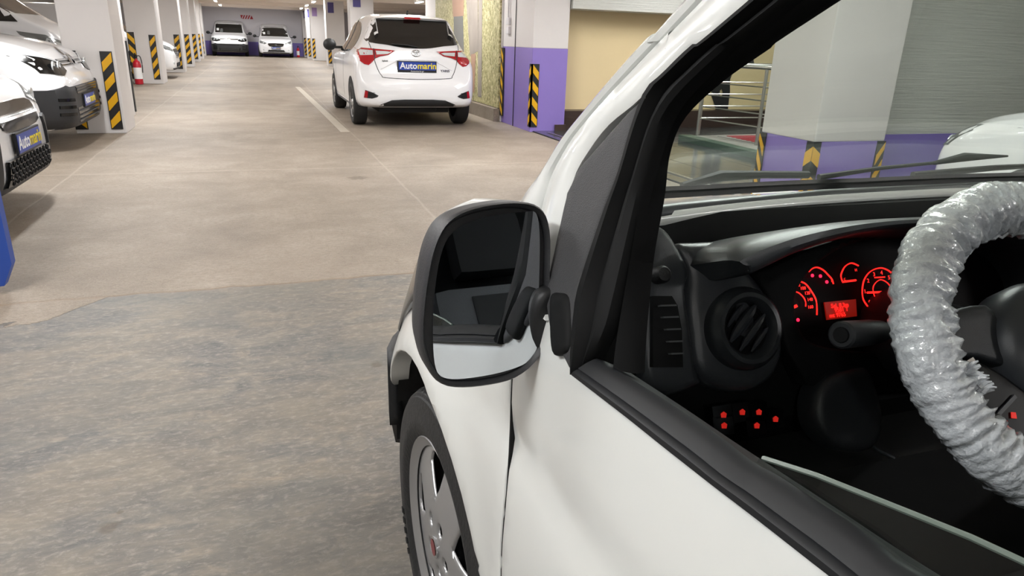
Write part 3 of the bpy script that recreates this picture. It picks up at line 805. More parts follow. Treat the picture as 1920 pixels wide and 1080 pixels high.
    for s, mp in ((-1, L_), (1, R_)):
        zt = {'tall': 1.72, 'wide': 1.62}.get(kind, 1.55)
        zz = {'tall': 1.26, 'wide': 1.14}.get(kind, 1.08)
        dy = .6 if kind == 'tall' else 0
        pn('side_window', [(-1.2+dy, zz), (-1.55+dy, zt-.05), (-2.15, zt), (-2.25, zz), ], 'carglass', .01, .006, .1, mp=mp)
        pn('door_seam', [(-1.12, .4), (-1.12, 1.02), (-1.13, 1.02), (-1.13, .4)], 'black', .006, .002, .1, mp=mp)
        for yc in (-.88, -3.5):
            pn('wheel_arch', [(yc+.385*math.cos(a), max(.21, .33+.385*math.sin(a))) for a in (math.pi*k/14 for k in range(15))], 'primer', .02, .004, .08, mp=mp)
            wheel(root, (s*.83, yc, .32), .32, .2, s, seg=28)
        side_mirror(root, s*.95, -1.25, 1.1 if kind != 'wide' else 1.18, s)
    return root, pn, fy
def blue_plate(root, pos, wd=.5, ht=.115, tl=0):
    x, y, z = pos
    f = box('number_plate', (x-wd/2-.012, y-.012, z-ht/2-.012), (x+wd/2+.012, y+.003, z+ht/2+.012), M['platewhite'], root)
    box('plate_face', (x-wd/2, y, z-ht/2), (x+wd/2, y+.006, z+ht/2), M['plateblue'], f)
    plate_text(f, (x, y+.007, z), (-1, 0, 0), (0, 0, 1), wd)
    return f
# left: black-bumpered van nose
v, pn, fy = make_van((-1.80, 9.0, 0), -math.pi/2, 'white van with black lower bumper nosing out beside the nearest left pillar', 'wide')
blue_plate(v, (0, .035, .48))
bm = bmesh.new()
for z in (.86, .93):
    q = [(-.1, z-.03), (0, z+.05), (.1, z-.03), (.1, z), (0, z+.08), (-.1, z)]
    A = [bm.verts.new(fy(a, b, .04)) for a, b in q]; B = [bm.verts.new(fy(a, b, .02)) for a, b in q]
    for s_ in ((0, 1, 4, 5), (1, 2, 3, 4)): bm.faces.new([A[i] for i in s_]); bm.faces.new([B[i] for i in s_])
    for k in range(6): bm.faces.new((A[k], A[(k+1) % 6], B[(k+1) % 6], B[k]))
from_bm('double_chevron_emblem', bm, M['chrome'], v)
# second van behind
v, pn, fy = make_van((-2.45, 12.75, 0), -math.pi/2, 'tall white van mostly hidden behind the nearest left pillar, headlight showing', 'tall')
# third vehicle at left edge
v, pn, fy = make_van((-1.50, 5.48, 0), -math.pi/2, 'white van with honeycomb grille cut by the left frame edge', 'slim')
blue_plate(v, (0, .03, .5))
hg = pn('honeycomb_grille', [(-.5, .27), (.5, .27), (.45, .42), (-.45, .42)], 'gloss', .02, .03, .05)
for r_ in range(4):
    for i in range(12):
        cx = -.42+i*.076+(r_ % 2)*.038; cz = .29+r_*.036
        tube('mesh_cell', [fy(cx+.018*math.cos(a), cz+.018*math.sin(a), .034) for a in (k*math.pi/3 for k in range(6))], .004, M['greyb'], hg, 4, True)
pn('bumper_trim', [(-.8, .3), (-.55, .25), (-.5, .6), (-.56, .62), (-.82, .5)], 'greyb', .02, .02, .06)
pn('bumper_trim', [(.8, .3), (.55, .25), (.5, .6), (.56, .62), (.82, .5)], 'greyb', .02, .02, .06)
# far vans facing the camera
v, pn, fy = make_van((-1.27, 42.2, 0), math.pi, 'distant white van with black bumper parked facing us at the far wall', 'wide')
pn('lion_emblem', smooth2([(-.04, .83), (.04, .83), (.05, .9), (0, .96), (-.05, .9)], 2), 'chrome', .01, .035, .1)
pn('screen_sticker', [(.5, 1.3), (.62, 1.3), (.62, 1.42), (.5, 1.42)], 'white', .004, .012, .1)
pn('screen_sticker', [(.3, 1.22), (.45, 1.22), (.42, 1.4), (.3, 1.4)], 'lampin', .004, .012, .1)
v, pn, fy = make_van((1.08, 41.8, 0), math.pi, 'distant white van with oval grille parked right of the black-bumpered one', 'slim', sc=.98)
blue_plate(v, (0, .03, .5), .46, .11)
pn('oval_emblem', smooth2([(-.07, .66), (0, .63), (.07, .66), (0, .69)], 3), 'lampin', .01, .03, .1)
pn('screen_sticker', [(.5, 1.2), (.62, 1.2), (.62, 1.32), (.5, 1.32)], 'white', .004, .012, .1)
pn('screen_sticker', [(.25, 1.2), (.4, 1.2), (.38, 1.4), (.25, 1.4)], 'lampin', .004, .012, .1)
# dark bumper peeking behind the second left pillar
v, pn, fy = make_van((-2.02, 21.9, 0), -math.pi/2, 'vehicle nose peeking out behind the second left pillar', 'slim')
# white car beyond the windscreen
v, pn, fy = make_van((4.66, 3.3, 0), 0, 'white vehicle flank with rounded headlight seen through the windscreen at right', 'slim', sc=.96)

# ---------------- the hatchback seen from behind
hb = empty('hatchback', (2.11, 9.95, 0), 0, 'white hatchback with red tail lights and blue plate parked by the mural', 'car')
# loft runs from rear (y=0) forward; proj negates y, so build with front at larger station and flip
LT = 3.95
def hy(y): return LT-y
rear = [(0, .36, .60, .60, .55, .5), (.03, .32, .66, .72, .6, .6), (.08, .30, .74, .79, .68, .66), (.14, .29, .99, .825, .84, .63), (.18, .28, 1.1, .835, .9, .62), (.26, .28, 1.2, .84, .92, .61), (.36, .27, 1.36, .845, .94, .585), (.44, .26, 1.475, .845, .95, .57), (.52, .26, 1.50, .8475, .95, .575), (1.2, .2, 1.53, .8475, .96, .58), (2.1, .2, 1.5, .8475, .96, .57), (2.5, .2, 1.32, .8475, .95, .6), (2.95, .2, 1.06, .8475, .93, .68), (3.4, .2, .96, .82, .86, .66), (3.75, .2, .8, .74, .7, .6), (3.95, .3, .6, .5, .5, .4)]
st = sorted([(hy(r[0]),)+r[1:] for r in rear])
body, pr = loft_body('body', st, M['paint2'], hb, 110)
body.location = (0, LT, 0)
def shift(f, ax):
    if ax == 'y': return lambda a, b, h: f(a, b, h)+Vector((0, LT, 0))
    return lambda a, b, h: f(a-LT, b, h)+Vector((0, LT, 0))
ry = shift(pr('y', -1), 'y'); lx = shift(pr('x', -1), 'x'); rx = shift(pr('x', 1), 'x')
P_ = lambda nm, q, m, th=.02, h=.006, res=.05, par=hb, mp=ry, rnd=0: panel(nm, q, mp, M[m], par, th=th, h=h, res=res, rnd=rnd)
P_('rear_window', smooth2([(-.66, 1.16), (-.62, 1.30), (-.55, 1.435), (-.3, 1.455), (.3, 1.455), (.55, 1.435), (.62, 1.3), (.66, 1.16), (.4, 1.12), (.15, 1.085), (-.15, 1.085), (-.4, 1.12)], 4), 'carglass', .015, .008)
P_('spoiler', smooth2([(-.56, 1.46), (-.3, 1.475), (.3, 1.475), (.56, 1.46), (.54, 1.495), (-.54, 1.495)], 3), 'paint2', .08, .06, .05)
P_('brake_light', [(-.115, 1.462), (.115, 1.462), (.11, 1.492), (-.11, 1.492)], 'red', .06, .068, .05)
w_ = tube('rear_wiper', [ry(0.02, 1.10, .02), ry(-.15, 1.125, .025), ry(-.33, 1.13, .02)], .009, M['black'], hb, 6)
for s in (-1, 1):
    l = P_('tail_light', [(s*.29, 1.047), (s*.52, 1.062), (s*.76, 1.075), (s*.79, 1.0), (s*.775, .90), (s*.72, .86), (s*.665, .85), (s*.61, .89), (s*.575, .935), (s*.5, .965), (s*.39, .985)], 'red', .03, .016, .03, rnd=.012)
    P_('clear_lens', [(s*.40, 1.0), (s*.55, .99), (s*.56, 1.04), (s*.4, 1.035), (s*.35, 1.025)], 'clear', .01, .022, .03, l)
    P_('clear_lens', [(s*.6, .985), (s*.76, .975), (s*.765, 1.05), (s*.6, 1.045)], 'clear', .01, .022, .03, l)
    P_('lamp_seam', [(s*.572, .93), (s*.582, .93), (s*.588, 1.068), (s*.578, 1.068)], 'black', .01, .023, .03, l)
    l = P_('bumper_vent', [(s*.755, .425), (s*.735, .528), (s*.65, .50), (s*.56, .455), (s*.58, .435), (s*.65, .415)], 'black', .02, .006, .03)
    P_('reflector', [(s*.755, .43), (s*.737, .52), (s*.70, .51), (s*.712, .422)], 'red', .01, .012, .03, l)
    for k in range(4): P_('vent_slat', [(s*.60, .437+k*.018), (s*.695, .437+k*.018), (s*.695, .442+k*.018), (s*.62, .442+k*.018)], 'gloss', .006, .012, .03, l)
P_('diffuser', [(-.55, .305), (.55, .305), (.53, .335), (.38, .395), (.2, .405), (-.2, .405), (-.38, .395), (-.53, .335)], 'black', .03, .008, .04)
seam = [(-.63, 1.14), (-.585, .93), (-.545, .80), (-.50, .72), (-.44, .69), (0, .675), (.44, .69), (.50, .72), (.545, .80), (.585, .93), (.63, 1.14)]
bm = bmesh.new(); add_tube(bm, [ry(p[0], p[1], .0) for p in catmull([(a, b, 0) for a, b in seam], 6)], .005, 5); from_bm('hatch_seam', bm, M['rubber'], hb)
crease = [(-.50, .80), (-.3, .90), (-.24, .925), (.24, .925), (.3, .90), (.50, .80)]
bm = bmesh.new(); add_tube(bm, [ry(p[0], p[1], .001) for p in catmull([(a, b, 0) for a, b in crease], 5)], .006, 5); from_bm('hatch_crease', bm, M['paint2'], hb, True)
f = box('number_plate', (-.275, .06, .765), (.275, .115, .915), M['platewhite'], hb, .004)
_q = ry(0, .84, 0).y
f.data.transform(Matrix.Translation((0, _q-.09, 0)))
box('plate_face', (-.26, _q-.036, .797), (.26, _q-.029, .903), M['plateblue'], f)
plate_text(f, (0, _q-.037, .85), (1, 0, 0), (0, 0, 1), .5)
text('lettering', 'Automarin.gr', .027, M['white'], basis((0, _q-.031, .781), (1, 0, 0), (0, 0, 1)), f, stretch=1.3)
text('model_lettering', 'YARIS', .042, M['lampin'], basis(ry(.40, .79, .008), (1, 0, 0), (0, 0, 1)), hb, stretch=1.2, bold=.002)
text('badge_lettering', 'hybrid', .03, M['lampin'], basis(ry(-.44, .91, .008), (1, 0, 0), (0, 0, 1)), hb, bold=.001)
for rx_, rz_, oz in ((.065, .042, 0), (.016, .038, 0), (.044, .014, .022)):
    tube('oval_emblem', [ry(rx_*math.cos(a), 1.02+oz+rz_*math.sin(a), .012) for a in (k*math.pi/12 for k in range(24))], .004, M['chrome'], hb, 6, True)
bm = bmesh.new(); add_box(bm, (-.5, .3, .2), (.5, 3.4, .3)); from_bm('underbody', bm, M['primer'], hb)
tube('exhaust', [(.28, .25, .25), (.36, .5, .24), (.4, .9, .24)], .028, M['primer'], hb, 8)
tube('axle', [(-.7, .68, .3), (.7, .68, .3)], .035, M['primer'], hb, 8)
for s, mp in ((-1, lx), (1, rx)):
    for yc in (.68, 3.19):
        P_('wheel_arch', [(yc+.36*math.cos(a), max(.2, .32+.36*math.sin(a))) for a in (math.pi*k/16 for k in range(17))], 'primer', .02, .004, .05, mp=mp)
        wheel(hb, (s*.755, yc, .305), .305, .2, s, seg=48, hub='silver')
    P_('side_window', smooth2([(.95, 1.03), (1.5, 1.0), (2.3, .99), (2.75, .985), (2.45, 1.2), (2.1, 1.38), (1.5, 1.43), (1.05, 1.38), (.82, 1.2)], 4), 'carglass', .01, .005, mp=mp)
    P_('window_pillar', [(1.62, .99), (1.7, .99), (1.7, 1.45), (1.62, 1.45)], 'black', .01, .008, mp=mp)
    for q in ([(1.6, .35), (1.61, .35), (1.61, .98), (1.6, .98)], [(2.72, .35), (2.73, .35), (2.73, .98), (2.72, .98)]): P_('door_seam', q, 'rubber', .005, .001, mp=mp)
    side_mirror(hb, s*.84, 2.35, 1.08, s, sz=(.2, .09, .17))
    P_('sill', [(1.1, .2), (2.8, .2), (2.8, .29), (1.1, .29)], 'paint2', .02, .012, mp=mp)
tube('antenna', [(0, .75, 1.53), (0, .70, 1.58)], .012, M['black'], hb, 6)

# ------------------------------------------------------------------ the near van
XC = 1.085
van = empty('panel_van', (0, 0, 0), 0, 'white panel van with open driver window filling the right side of the picture', 'van')
_zs = [.2, .45, .62, .8, .92, 1.0, 1.25, 1.6, 1.7]; _xs = [.25, .24, .24, .252, .272, .298, .372, .50, .58]
def interp(x, xs, ys): return pchip(xs, ys, x)
def S0(Y, z):
    x = interp(z, _zs, _xs)
    d = max(0, Y-interp(z, [.55, .8, 1.0], [1.32, 1.12, 1.0]))
    x += .9*d*d
    # wheel arch flare
    return x
def S(a, b, h): return Vector((S0(a, b)-h, a, b))
def SR(a, b, h): return Vector((2*XC-S0(a, b)+h, a, b))
W = .0
AY, AZ, AR = 1.075, .30, .372
PV = lambda nm, q, m, par=van, mp=S, **k: panel(nm, q, mp, M[m], par, **k)
def cr(y, z):  # soft body crease under the belt and a swell above the arch
    d = math.hypot(y-AY, z-AZ)
    r = .022*math.exp(-((d-AR)/.06)**2)*max(0, min(1, (y-.74)/.25)) if y > .6 else 0
    return r-.006*math.exp(-((z-.80+.08*(y-.2))/.025)**2)
shut = [(0.6699, 0.9437), (0.7007, 0.8293), (0.6787, 0.7449), (0.6719, 0.6742), (0.6801, 0.5667)]
arch_r = [(AY+AR*math.cos(a), AZ+AR*math.sin(a)) for a in (math.pi*k/22 for k in range(23))]
fender = [(.80, .36), (AY-AR+.0, .30)]
fender = [(.632, .30)]+[(y, z) for y, z in reversed([shut[4], shut[3], shut[2], shut[1]])][0:0]
front_line = cm2([(.672, .30), (.672, .50), (.675, .60)]+[(0.6719, 0.6742), (0.6787, 0.7449), (0.7007, 0.8293)][0:3]+[(.735, .93), (.765, .99), (.80, 1.02)], 4)
NF = sum(1 for p_ in front_line if p_[1] < .935)
fender = [(AY-AR, AZ)]+front_line+[(1.0, .985), (1.15, .93), (1.32, .85), (1.36, .74), (1.40, .62), (1.44, .5), (AY+AR+.0, .45), ]+[p for p in arch_r if p[1] > .46][0:]
PV('front_fender', [(y+.0025, z) for y, z in fender], 'paint', th=.02, res=.028, rnd=.004, relief=cr)
PV('front_fender', fender, 'paint', mp=SR, th=.02, res=.05)
# door
belt = [(0.5468, 0.9099), (0.4496, 0.9204), (0.3824, 0.9267), (0.3232, 0.9329), (0.2748, 0.938), (0.2255, 0.9429)]
belt = belt+[(.10, .958), (-.1, .975), (-.48, 1.0)]
belt_top = [(0.534, 0.9325), (0.4499, 0.9436), (0.3611, 0.9532), (0.3187, 0.9552), (0.296, 0.9592), (0.2641, 0.9624), (0.2357, 0.9656), (0.2133, 0.9662), (0.1948, 0.9681)]+[(.05, .995), (-.1, 1.004), (-.48, 1.03)]
door = [(-.48, .30)]+[(y-.0025, z) for y, z in front_line[:NF]]+[(.70, .945), (.60, .94)]+belt[0:]
belt = cm2(belt, 4)
door = [(-.48, .30)]+[(y-.0025, z) for y, z in front_line[:NF]]+[(.70, .945), (.60, .94)]+belt
dr = PV('front_door', door, 'paint', th=.02, res=.028, rnd=.004, relief=cr)
strip('belt_seal', belt, belt_top, S, M['strip'], dr, prof=[(-.02, -.05), (-.02, -.002), (.0, .004), (.10, .010), (.3, .011), (.42, .009), (.46, .004), (.5, .008), (.8, .003), (.97, -.002), (1.0, -.005), (.82, -.014)], n=90)
PV('door_liner', [(-.46, .32), (.62, .32), (.62, .80), (.5, .84), (.2, .87), (-.46, .93)], 'inner', dr, th=.04, h=-.05, res=.08)
tube('shut_line_shade', [S(a-.001, b, -.004) for a, b in front_line[:NF+2]], .0034, M['rubber'], van, 6)  # dark tube in the door gap, its shade put in as black colour
dR = PV('front_door', door, 'paint', mp=SR, th=.03, res=.05)
PV('door_liner', [(-.46, .32), (.62, .32), (.62, .88), (.5, .915), (.2, .95), (-.46, .98)], 'inner', dR, mp=SR, th=.04, h=-.05, res=.1)
# lowered pane
PV('door_glass', [(0.3202, 0.9559), (0.2764, 0.9697), (0.2275, 0.982), (0.1864, 0.9923), (0.1551, 0.9985)]+[(.1, 1.035), (-.05, 1.085), (-.40, 1.15), (-.46, 1.15), (-.46, .98), (.1, .97), (.32, .94)], 'glass', dr, th=.004, h=-.012, res=.03)
gt = [(0.3171, 0.957), (0.2764, 0.9697), (0.2275, 0.982), (0.1864, 0.9923), (0.1551, 0.9985)]
tube('glass_edge', [S(a, b, -.012) for a, b in gt]+[S(.1, 1.037, -.012), S(-.05, 1.087, -.012), S(-.4, 1.152, -.012)], .0017, mat('green_glass_edge', '6b776f', .2), dr, 6)
# door frame, A pillar and outer rail
grv = [(0.5636, 1.251), (0.5949, 1.228), (0.6273, 1.202), (0.6731, 1.163), (0.7184, 1.121), (0.7412, 1.089), (0.7501, 1.067), (0.7488, 1.034), (0.735, 0.9988)]
sil = [(0.5951, 1.25), (0.6307, 1.223), (0.663, 1.196), (0.6945, 1.167), (0.7222, 1.14), (0.7593, 1.102), (0.7856, 1.061), (0.8212, 1.022)]
inn = [(0.4927, 1.247), (0.5479, 1.214), (0.5786, 1.189), (0.6094, 1.161), (0.6515, 1.133), (0.6768, 1.101), (0.688, 1.076), (0.6835, 1.038), (0.6808, 1.007), (0.6618, 0.9556)]
back = lambda p, q, e: (p[0]+(p[0]-q[0])*e, p[1]+(p[1]-q[1])*e)
grv_t = (.10, 1.66); sil_t = (.17, 1.67); inn_t = (.0, 1.60)
strip('windscreen_pillar', [sil_t]+sil+[(.80, .975)], [grv_t]+grv[:-1]+[(.765, .965)], S, M['paint'], van, n=90,
      prof=[(-.35, -.09), (-.22, -.05), (-.08, -.018), (.0, -.004), (.15, .004), (.5, .008), (.85, .005), (.96, .0), (1.0, -.006), (1.0, -.09)])
strip('door_frame', [(-.48, 1.66), grv_t]+grv+[(.74, .94)], [(-.44, 1.60), inn_t]+inn+[(.64, .93)], S, M['paint'], dr, n=110,
      prof=[(.0, -.03), (.0, -.006), (.03, .001), (.12, .006), (.5, .008), (.9, .006), (1.0, .004), (1.0, -.03)])
tube('door_gap_seal', [S(a, b, -.004) for a, b in cm2([grv_t]+grv[:-1])], .004, M['rubber'], van, 6)
sail = [(0.6094, 1.161), (0.6824, 1.088), (0.6932, 1.057), (0.6808, 1.007), (0.6633, 0.9532), (0.6223, 0.9253), (0.5636, 0.9099), (0.55, 0.9094), (0.5809, 0.9529), (0.5995, 0.985), (0.6002, 1.055), (0.5962, 1.095), (0.6039, 1.157)]
PV('mirror_sail_panel', sail, 'trim', dr, th=.02, h=.006, res=.015, rnd=.006)
strip('frame_seal', [(-.40, 1.60), (.0, 1.6)]+[(0.4927, 1.247), (0.5479, 1.214), (0.5786, 1.189), (0.601, 1.167), (0.5962, 1.095), (0.6002, 1.055), (0.5995, 0.985), (0.583, 0.9521), (0.551, 0.909)], [(-.40, 1.55), (.0, 1.55)]+[(0.458, 1.245), (0.5035, 1.217), (0.549, 1.18), (0.5709, 1.148), (0.5694, 1.097), (0.5599, 1.049), (0.5469, 0.9963), (0.538, 0.9577), (0.5451, 0.9199)], S, M['rubber'], dr, n=120,
      prof=[(-.03, -.02), (-.03, -.004), (.0, .004), (.12, .009), (.3, .009), (.38, .003), (.45, -.004), (.55, -.004), (.62, .0), (.8, .001), (.97, -.004), (1.0, -.01), (.98, -.02)])
strip('pillar_trim', [(-.1, 1.63)]+[(0.4703, 1.247), (0.5636, 1.175), (0.5876, 1.134), (0.563, 1.064), (0.5387, 0.9897), (0.5138, 0.9326)], [(-.1, 1.55)]+[(0.4421, 1.246), (0.4944, 1.214), (0.5437, 1.183), (0.5806, 1.148), (0.5838, 1.114), (0.5681, 1.077), (0.5529, 1.029), (0.5333, 0.9888), (0.497, 0.9313)], S, M['inner'], van, n=100,
      prof=[(0, -.035), (0, -.012), (.2, -.010), (.6, -.016), (.9, -.024), (1.0, -.030), (.97, -.036)])
PV('pillar_trim', [(.62, .95), (.80, 1.0), (.12, 1.66), (-.1, 1.66), (-.1, 1.6), (.1, 1.58), (.5, 1.2)], 'paint', mp=SR, th=.09, h=-.0, res=.05)
PV('centre_pillar', [(-.48, .3), (-.40, .3), (-.40, 1.66), (-.48, 1.66)], 'rubber', th=.1, h=-.02, res=.06)
PV('centre_pillar', [(-.48, .3), (-.40, .3), (-.40, 1.66), (-.48, 1.66)], 'rubber', mp=SR, th=.1, h=-.02, res=.06)
RAx = -1.44
rear_side = [(-2.2, .34), (RAx-.37, .34)]+[(RAx-.37*math.cos(a), .3+.37*math.sin(a)) for a in (math.pi*k/14 for k in range(1, 14))]+[(RAx+.37, .34), (-.485, .30), (-.485, 1.66), (-2.15, 1.64), (-2.25, 1.0)]
PV('rear_side_panel', rear_side, 'paint', th=.03, res=.07)
PV('rear_side_panel', rear_side, 'paint', mp=SR, th=.03, res=.08)
# bonnet, roof, nose, windscreen
def grid(name, fn, us, vs_, m, par=van, th=.02):
    bm = bmesh.new(); g = [[bm.verts.new(fn(u, v)) for v in vs_] for u in us]
    for i in range(len(us)-1):
        for j in range(len(vs_)-1): bm.faces.new((g[i][j], g[i+1][j], g[i+1][j+1], g[i][j+1]))
    bmesh.ops.recalc_face_normals(bm, faces=bm.faces[:])
    o = from_bm(name, bm, M[m], par, True, False)
    if th:
        md = o.modifiers.new('s', 'SOLIDIFY'); md.thickness = th; md.offset = -1
    return o
lin_ = lambda a, b, n: [a+(b-a)*i/n for i in range(n+1)]
def bonnet(u, v):   # u -1..1 across, v 0..1 from screen to nose
    y = .86+v*.86; zc = .985-.15*v-.06*v**2.5
    zc -= .02*min(1, v*6)
    z = zc-.03*abs(u)**3+.02*math.exp(-((abs(u)-.9)/.12)**2)*(1-v)
    xs = S0(min(y, 1.72), min(z, .99))-.0
    half = XC-xs-.012
    yy = y+ (1-u*u)*(.06+.07*v)
    return Vector((XC+u*half, yy, z))
grid('bonnet', bonnet, lin_(-1, 1, 30), lin_(0, 1, 20), 'paint')
def nose(u, v):     # front face from bonnet edge down
    x0 = bonnet(u, 1)
    t = v
    return Vector((XC+(x0.x-XC)*(1+.04*math.sin(t*3)), x0.y+.13*math.sin(min(t, 1)*math.pi*.5)*(1-.5*abs(u)**3), x0.z*(1-t)+.5*t))
grid('nose_panel', nose, lin_(-1, 1, 24), lin_(0, 1, 8), 'paint')
def bumper(u, v):
    a = nose(max(-1, min(1, u)), 1); s = 1 if u > 0 else -1
    e = max(0, abs(u)-1)
    return Vector((a.x+s*(.03*min(1, e*4)+e*.0), a.y+.04*math.sin(v*math.pi)*.6-e*.42*1.0, .5-v*.32+(.0)))
def bumper2(u, v):
    z = .52-.30*v
    if abs(u) > .93: z = .52-.17*v
    au = abs(u); s = 1 if u > 0 else -1
    if au <= .8:
        k_ = au/.8; return Vector((XC+s*k_*.68, 1.93-.16*k_**3+.02*math.sin(v*math.pi), z))
    k_ = (au-.8)/.2; return Vector((XC+s*(.68+.178*math.sin(k_*math.pi/2)), 1.77-.325*(k_), z))
grid('front_bumper', bumper2, lin_(-1, 1, 50), lin_(0, 1, 6), 'black', th=.03)
# headlights sweep up the front corners
for nm, mp in (('headlight', S), ('headlight', SR)):
    PV(nm, [(1.18, .83), (1.34, .81), (1.50, .77), (1.56, .72), (1.54, .62), (1.44, .58), (1.34, .66), (1.22, .745), (1.14, .80)], 'gloss', mp=mp, th=.03, h=.012, res=.03, rnd=.01)
    PV('nose_corner', [(1.30, .855), (1.50, .82), (1.82, .79), (1.84, .5), (1.47, .48), (1.42, .56)], 'paint', mp=mp, th=.03, h=-.004, res=.05)
def roof(u, v):
    y = .10-2.3*v
    z = 1.68+.05*(1-u*u)+.02*math.sin(v*math.pi)
    if v < .06: z -= (0.06-v)*.6
    return Vector((XC+u*(XC-.5), y+(1-u*u)*.05*(1-v), z))
grid('roof', roof, lin_(-1, 1, 20), lin_(0, 1, 20), 'paint', th=.03)
WS = lambda a, b: Vector((a, .92-(b-.99)*1.23+.10*(1-((a-XC)/.75)**2), b))
wsp = [(.385, 1.0), (.42, .985), (.7, .975), (1.085, .97), (1.47, .975), (1.75, .985), (1.785, 1.0), (1.68, 1.62), (1.5, 1.65), (.67, 1.65), (.49, 1.62)]
wm = lambda a, b, h: WS(a, b)+Vector((0, .63, .777))*h
ws = panel('windscreen', wsp, wm, M['glass'], van, th=.004, res=.06)
frit = [(.385, 1.0), (.42, .985), (.7, .975), (1.085, .968), (1.47, .975), (1.75, .985), (1.75, .995), (1.47, .986), (1.085, .980), (.7, .987), (.42, 1.0)]
panel('screen_border', frit, wm, M['rubber'], ws, th=.012, h=.006, res=.03)
# wipers
def wip(pts, r0, nm='wiper'):
    return tube(nm, [wm(a, b, h) for a, b, h in pts], r0, M['black'], van, 8)
w1 = wip([(.66, .984, .01), (.74, .990, .018), (.84, .987, .018), (.95, .984, .015)], [.006, .01, .007, .007])
w1 = wip([(.98, .980, .012), (1.12, .990, .018), (1.27, 1.0, .02)], [.006, .004, .003])
tube('wiper_blade', [wm(1.24, .997, .02), wm(1.30, 1.006, .024), wm(1.40, 1.010, .022)], [.004, .009, .002], M['rubber'], w1, 8)
wip([(1.22, .975, .012), (1.4, .988, .015), (1.6, 1.0, .015)], [.008, .006, .004])
# washer nozzle on the bonnet
nz = bmesh.new(); bmesh.ops.create_uvsphere(nz, u_segments=16, v_segments=8, radius=1, matrix=Matrix.Translation((1.03, 1.05, .958)) @ Matrix.Diagonal((.03, .018, .01, 1)))
from_bm('washer_nozzle', nz, M['chrome'], van, True)

# wheels: front left shown in detail
WR = .25
def near_wheel(loc, side, detail, steer=0):
    rad, wd = .305, .185
    mt = Matrix.Translation(loc) @ Matrix.Rotation(steer, 4, 'Z') @ Matrix.Rotation(side*math.pi/2, 4, 'Y')
    w2 = wd/2
    prof = [(.19, -w2*.9), (.23, -w2), (.275, -w2), (.298, -w2*.8), (.305, -w2*.5), (.305, w2*.45), (.301, w2*.74), (.292, w2*.90), (.286, w2*.92), (.284, w2*.96), (.27, w2*.99), (.245, w2*1.0), (.238, w2*1.02), (.225, w2*1.0), (.212, w2*.93), (.204, w2*.88), (.19, w2*.8)]
    t = lathe('tire', prof, mt, M['tire'], van, 96, True)
    # tread grooves as thin dark rings
    for gx in (-.045, -.015, .015, .045):
        lathe('tread_groove', [(.3035, gx-.003), (.3058, gx-.003), (.3058, gx+.003), (.3035, gx+.003)], mt, M['rubber'], t, 64, True)
    n = 40
    if detail:
        for k in range(72):
            a = 2*math.pi*k/72
            q = [(.303, w2*.62), (.2985, w2*.86)]
            bm_ = None
        bm = bmesh.new()
        for k in range(72):
            a = 2*math.pi*k/72; da = .012
            vs_ = [mt @ Vector((r*math.cos(a+s_*da), r*math.sin(a+s_*da), h_)) for r, h_, s_ in ((.3065, w2*.45, -1), (.3065, w2*.45, 1), (.2965, w2*.905, 1), (.2965, w2*.905, -1))]
            bm.faces.new([bm.verts.new(v) for v in vs_])
        o = from_bm('tread_blocks', bm, M['rubber'], t); o['kind'] = 'stuff'
        # plain blocks moulded in the sidewall
        for a0 in (1.9, 4.4):
            for k in range(5):
                a = a0+k*.085
                q = [(.248, a), (.248, a+.05), (.268, a+.05), (.268, a)]
                panel('sidewall_block', [(r*math.cos(b), r*math.sin(b)) for r, b in q], lambda x, y, h: mt @ Vector((x, y, w2*1.005+h)), M['rubber'], t, th=.003, h=.001, res=.05)
    # wheel cover with five paired windows
    def wz(r):
        return w2*.80+.014*math.cos(min(1, r/.195)*1.9)
    wm_ = lambda x, y, h: mt @ Vector((x, y, wz(math.hypot(x, y))+h))
    circ = [(.196*math.cos(a), .196*math.sin(a)) for a in (2*math.pi*k/64 for k in range(64))]
    holes = []
    for i in range(5):
        a0 = 2*math.pi*i/5+WR
        q = [(.178, -.22), (.181, .0), (.176, .2), (.160, .27), (.125, .17), (.096, .0), (.125, -.2), (.165, -.28)]
        holes.append([(r*math.cos(a0+d), r*math.sin(a0+d)) for r, d in q])
    for i in range(5):
        a0 = 2*math.pi*(i+.5)/5+WR
        holes.append([(.052*math.cos(a0)+.013*math.cos(b), .052*math.sin(a0)+.013*math.sin(b)) for b in (k*math.pi/5 for k in range(10))])
    panel('wheel_cover', circ, wm_, M['silver'], t, th=.006, res=.012 if detail else .03, rnd=.006, holes=holes)
    lathe('rim_lip', [(.188, w2*.80), (.199, w2*.86), (.207, w2*.93), (.211, w2*.88), (.2, w2*.7)], mt, M['silver'], t, 72, True)
    lathe('steel_wheel', [(.2, -w2*.5), (.195, w2*.3), (.12, w2*.35), (.06, w2*.6), (0, w2*.6)], mt, M['rubber'], t, 40)
    for i in range(5):
        a0 = 2*math.pi*(i+.5)/5+WR
        lathe('wheel_bolt', [(.011, -.02), (.011, .0), (.007, .004), (0, .004)], mt @ Matrix.Translation((.052*math.cos(a0), .052*math.sin(a0), wz(.05)-.016)), M['trim'], t, 6)
    lathe('hub_badge', [(.021, 0), (.021, .003), (.018, .004), (0, .005)], mt @ Matrix.Translation((0, 0, wz(0))), M['chrome'], t, 20)
    lathe('badge_face', [(.016, .0052), (.0, .0056)], mt @ Matrix.Translation((0, 0, wz(0))), mat('badge_red', '7a2a30', .3) if detail else M['redm'], t, 20)
    return t
near_wheel((.255+.078, 1.0625, .305), -1, True, .05)
near_wheel((2*XC-.335, 1.0625, .305), 1, False)
near_wheel((.335, RAx, .305), -1, False)
near_wheel((2*XC-.335, RAx, .305), 1, False)
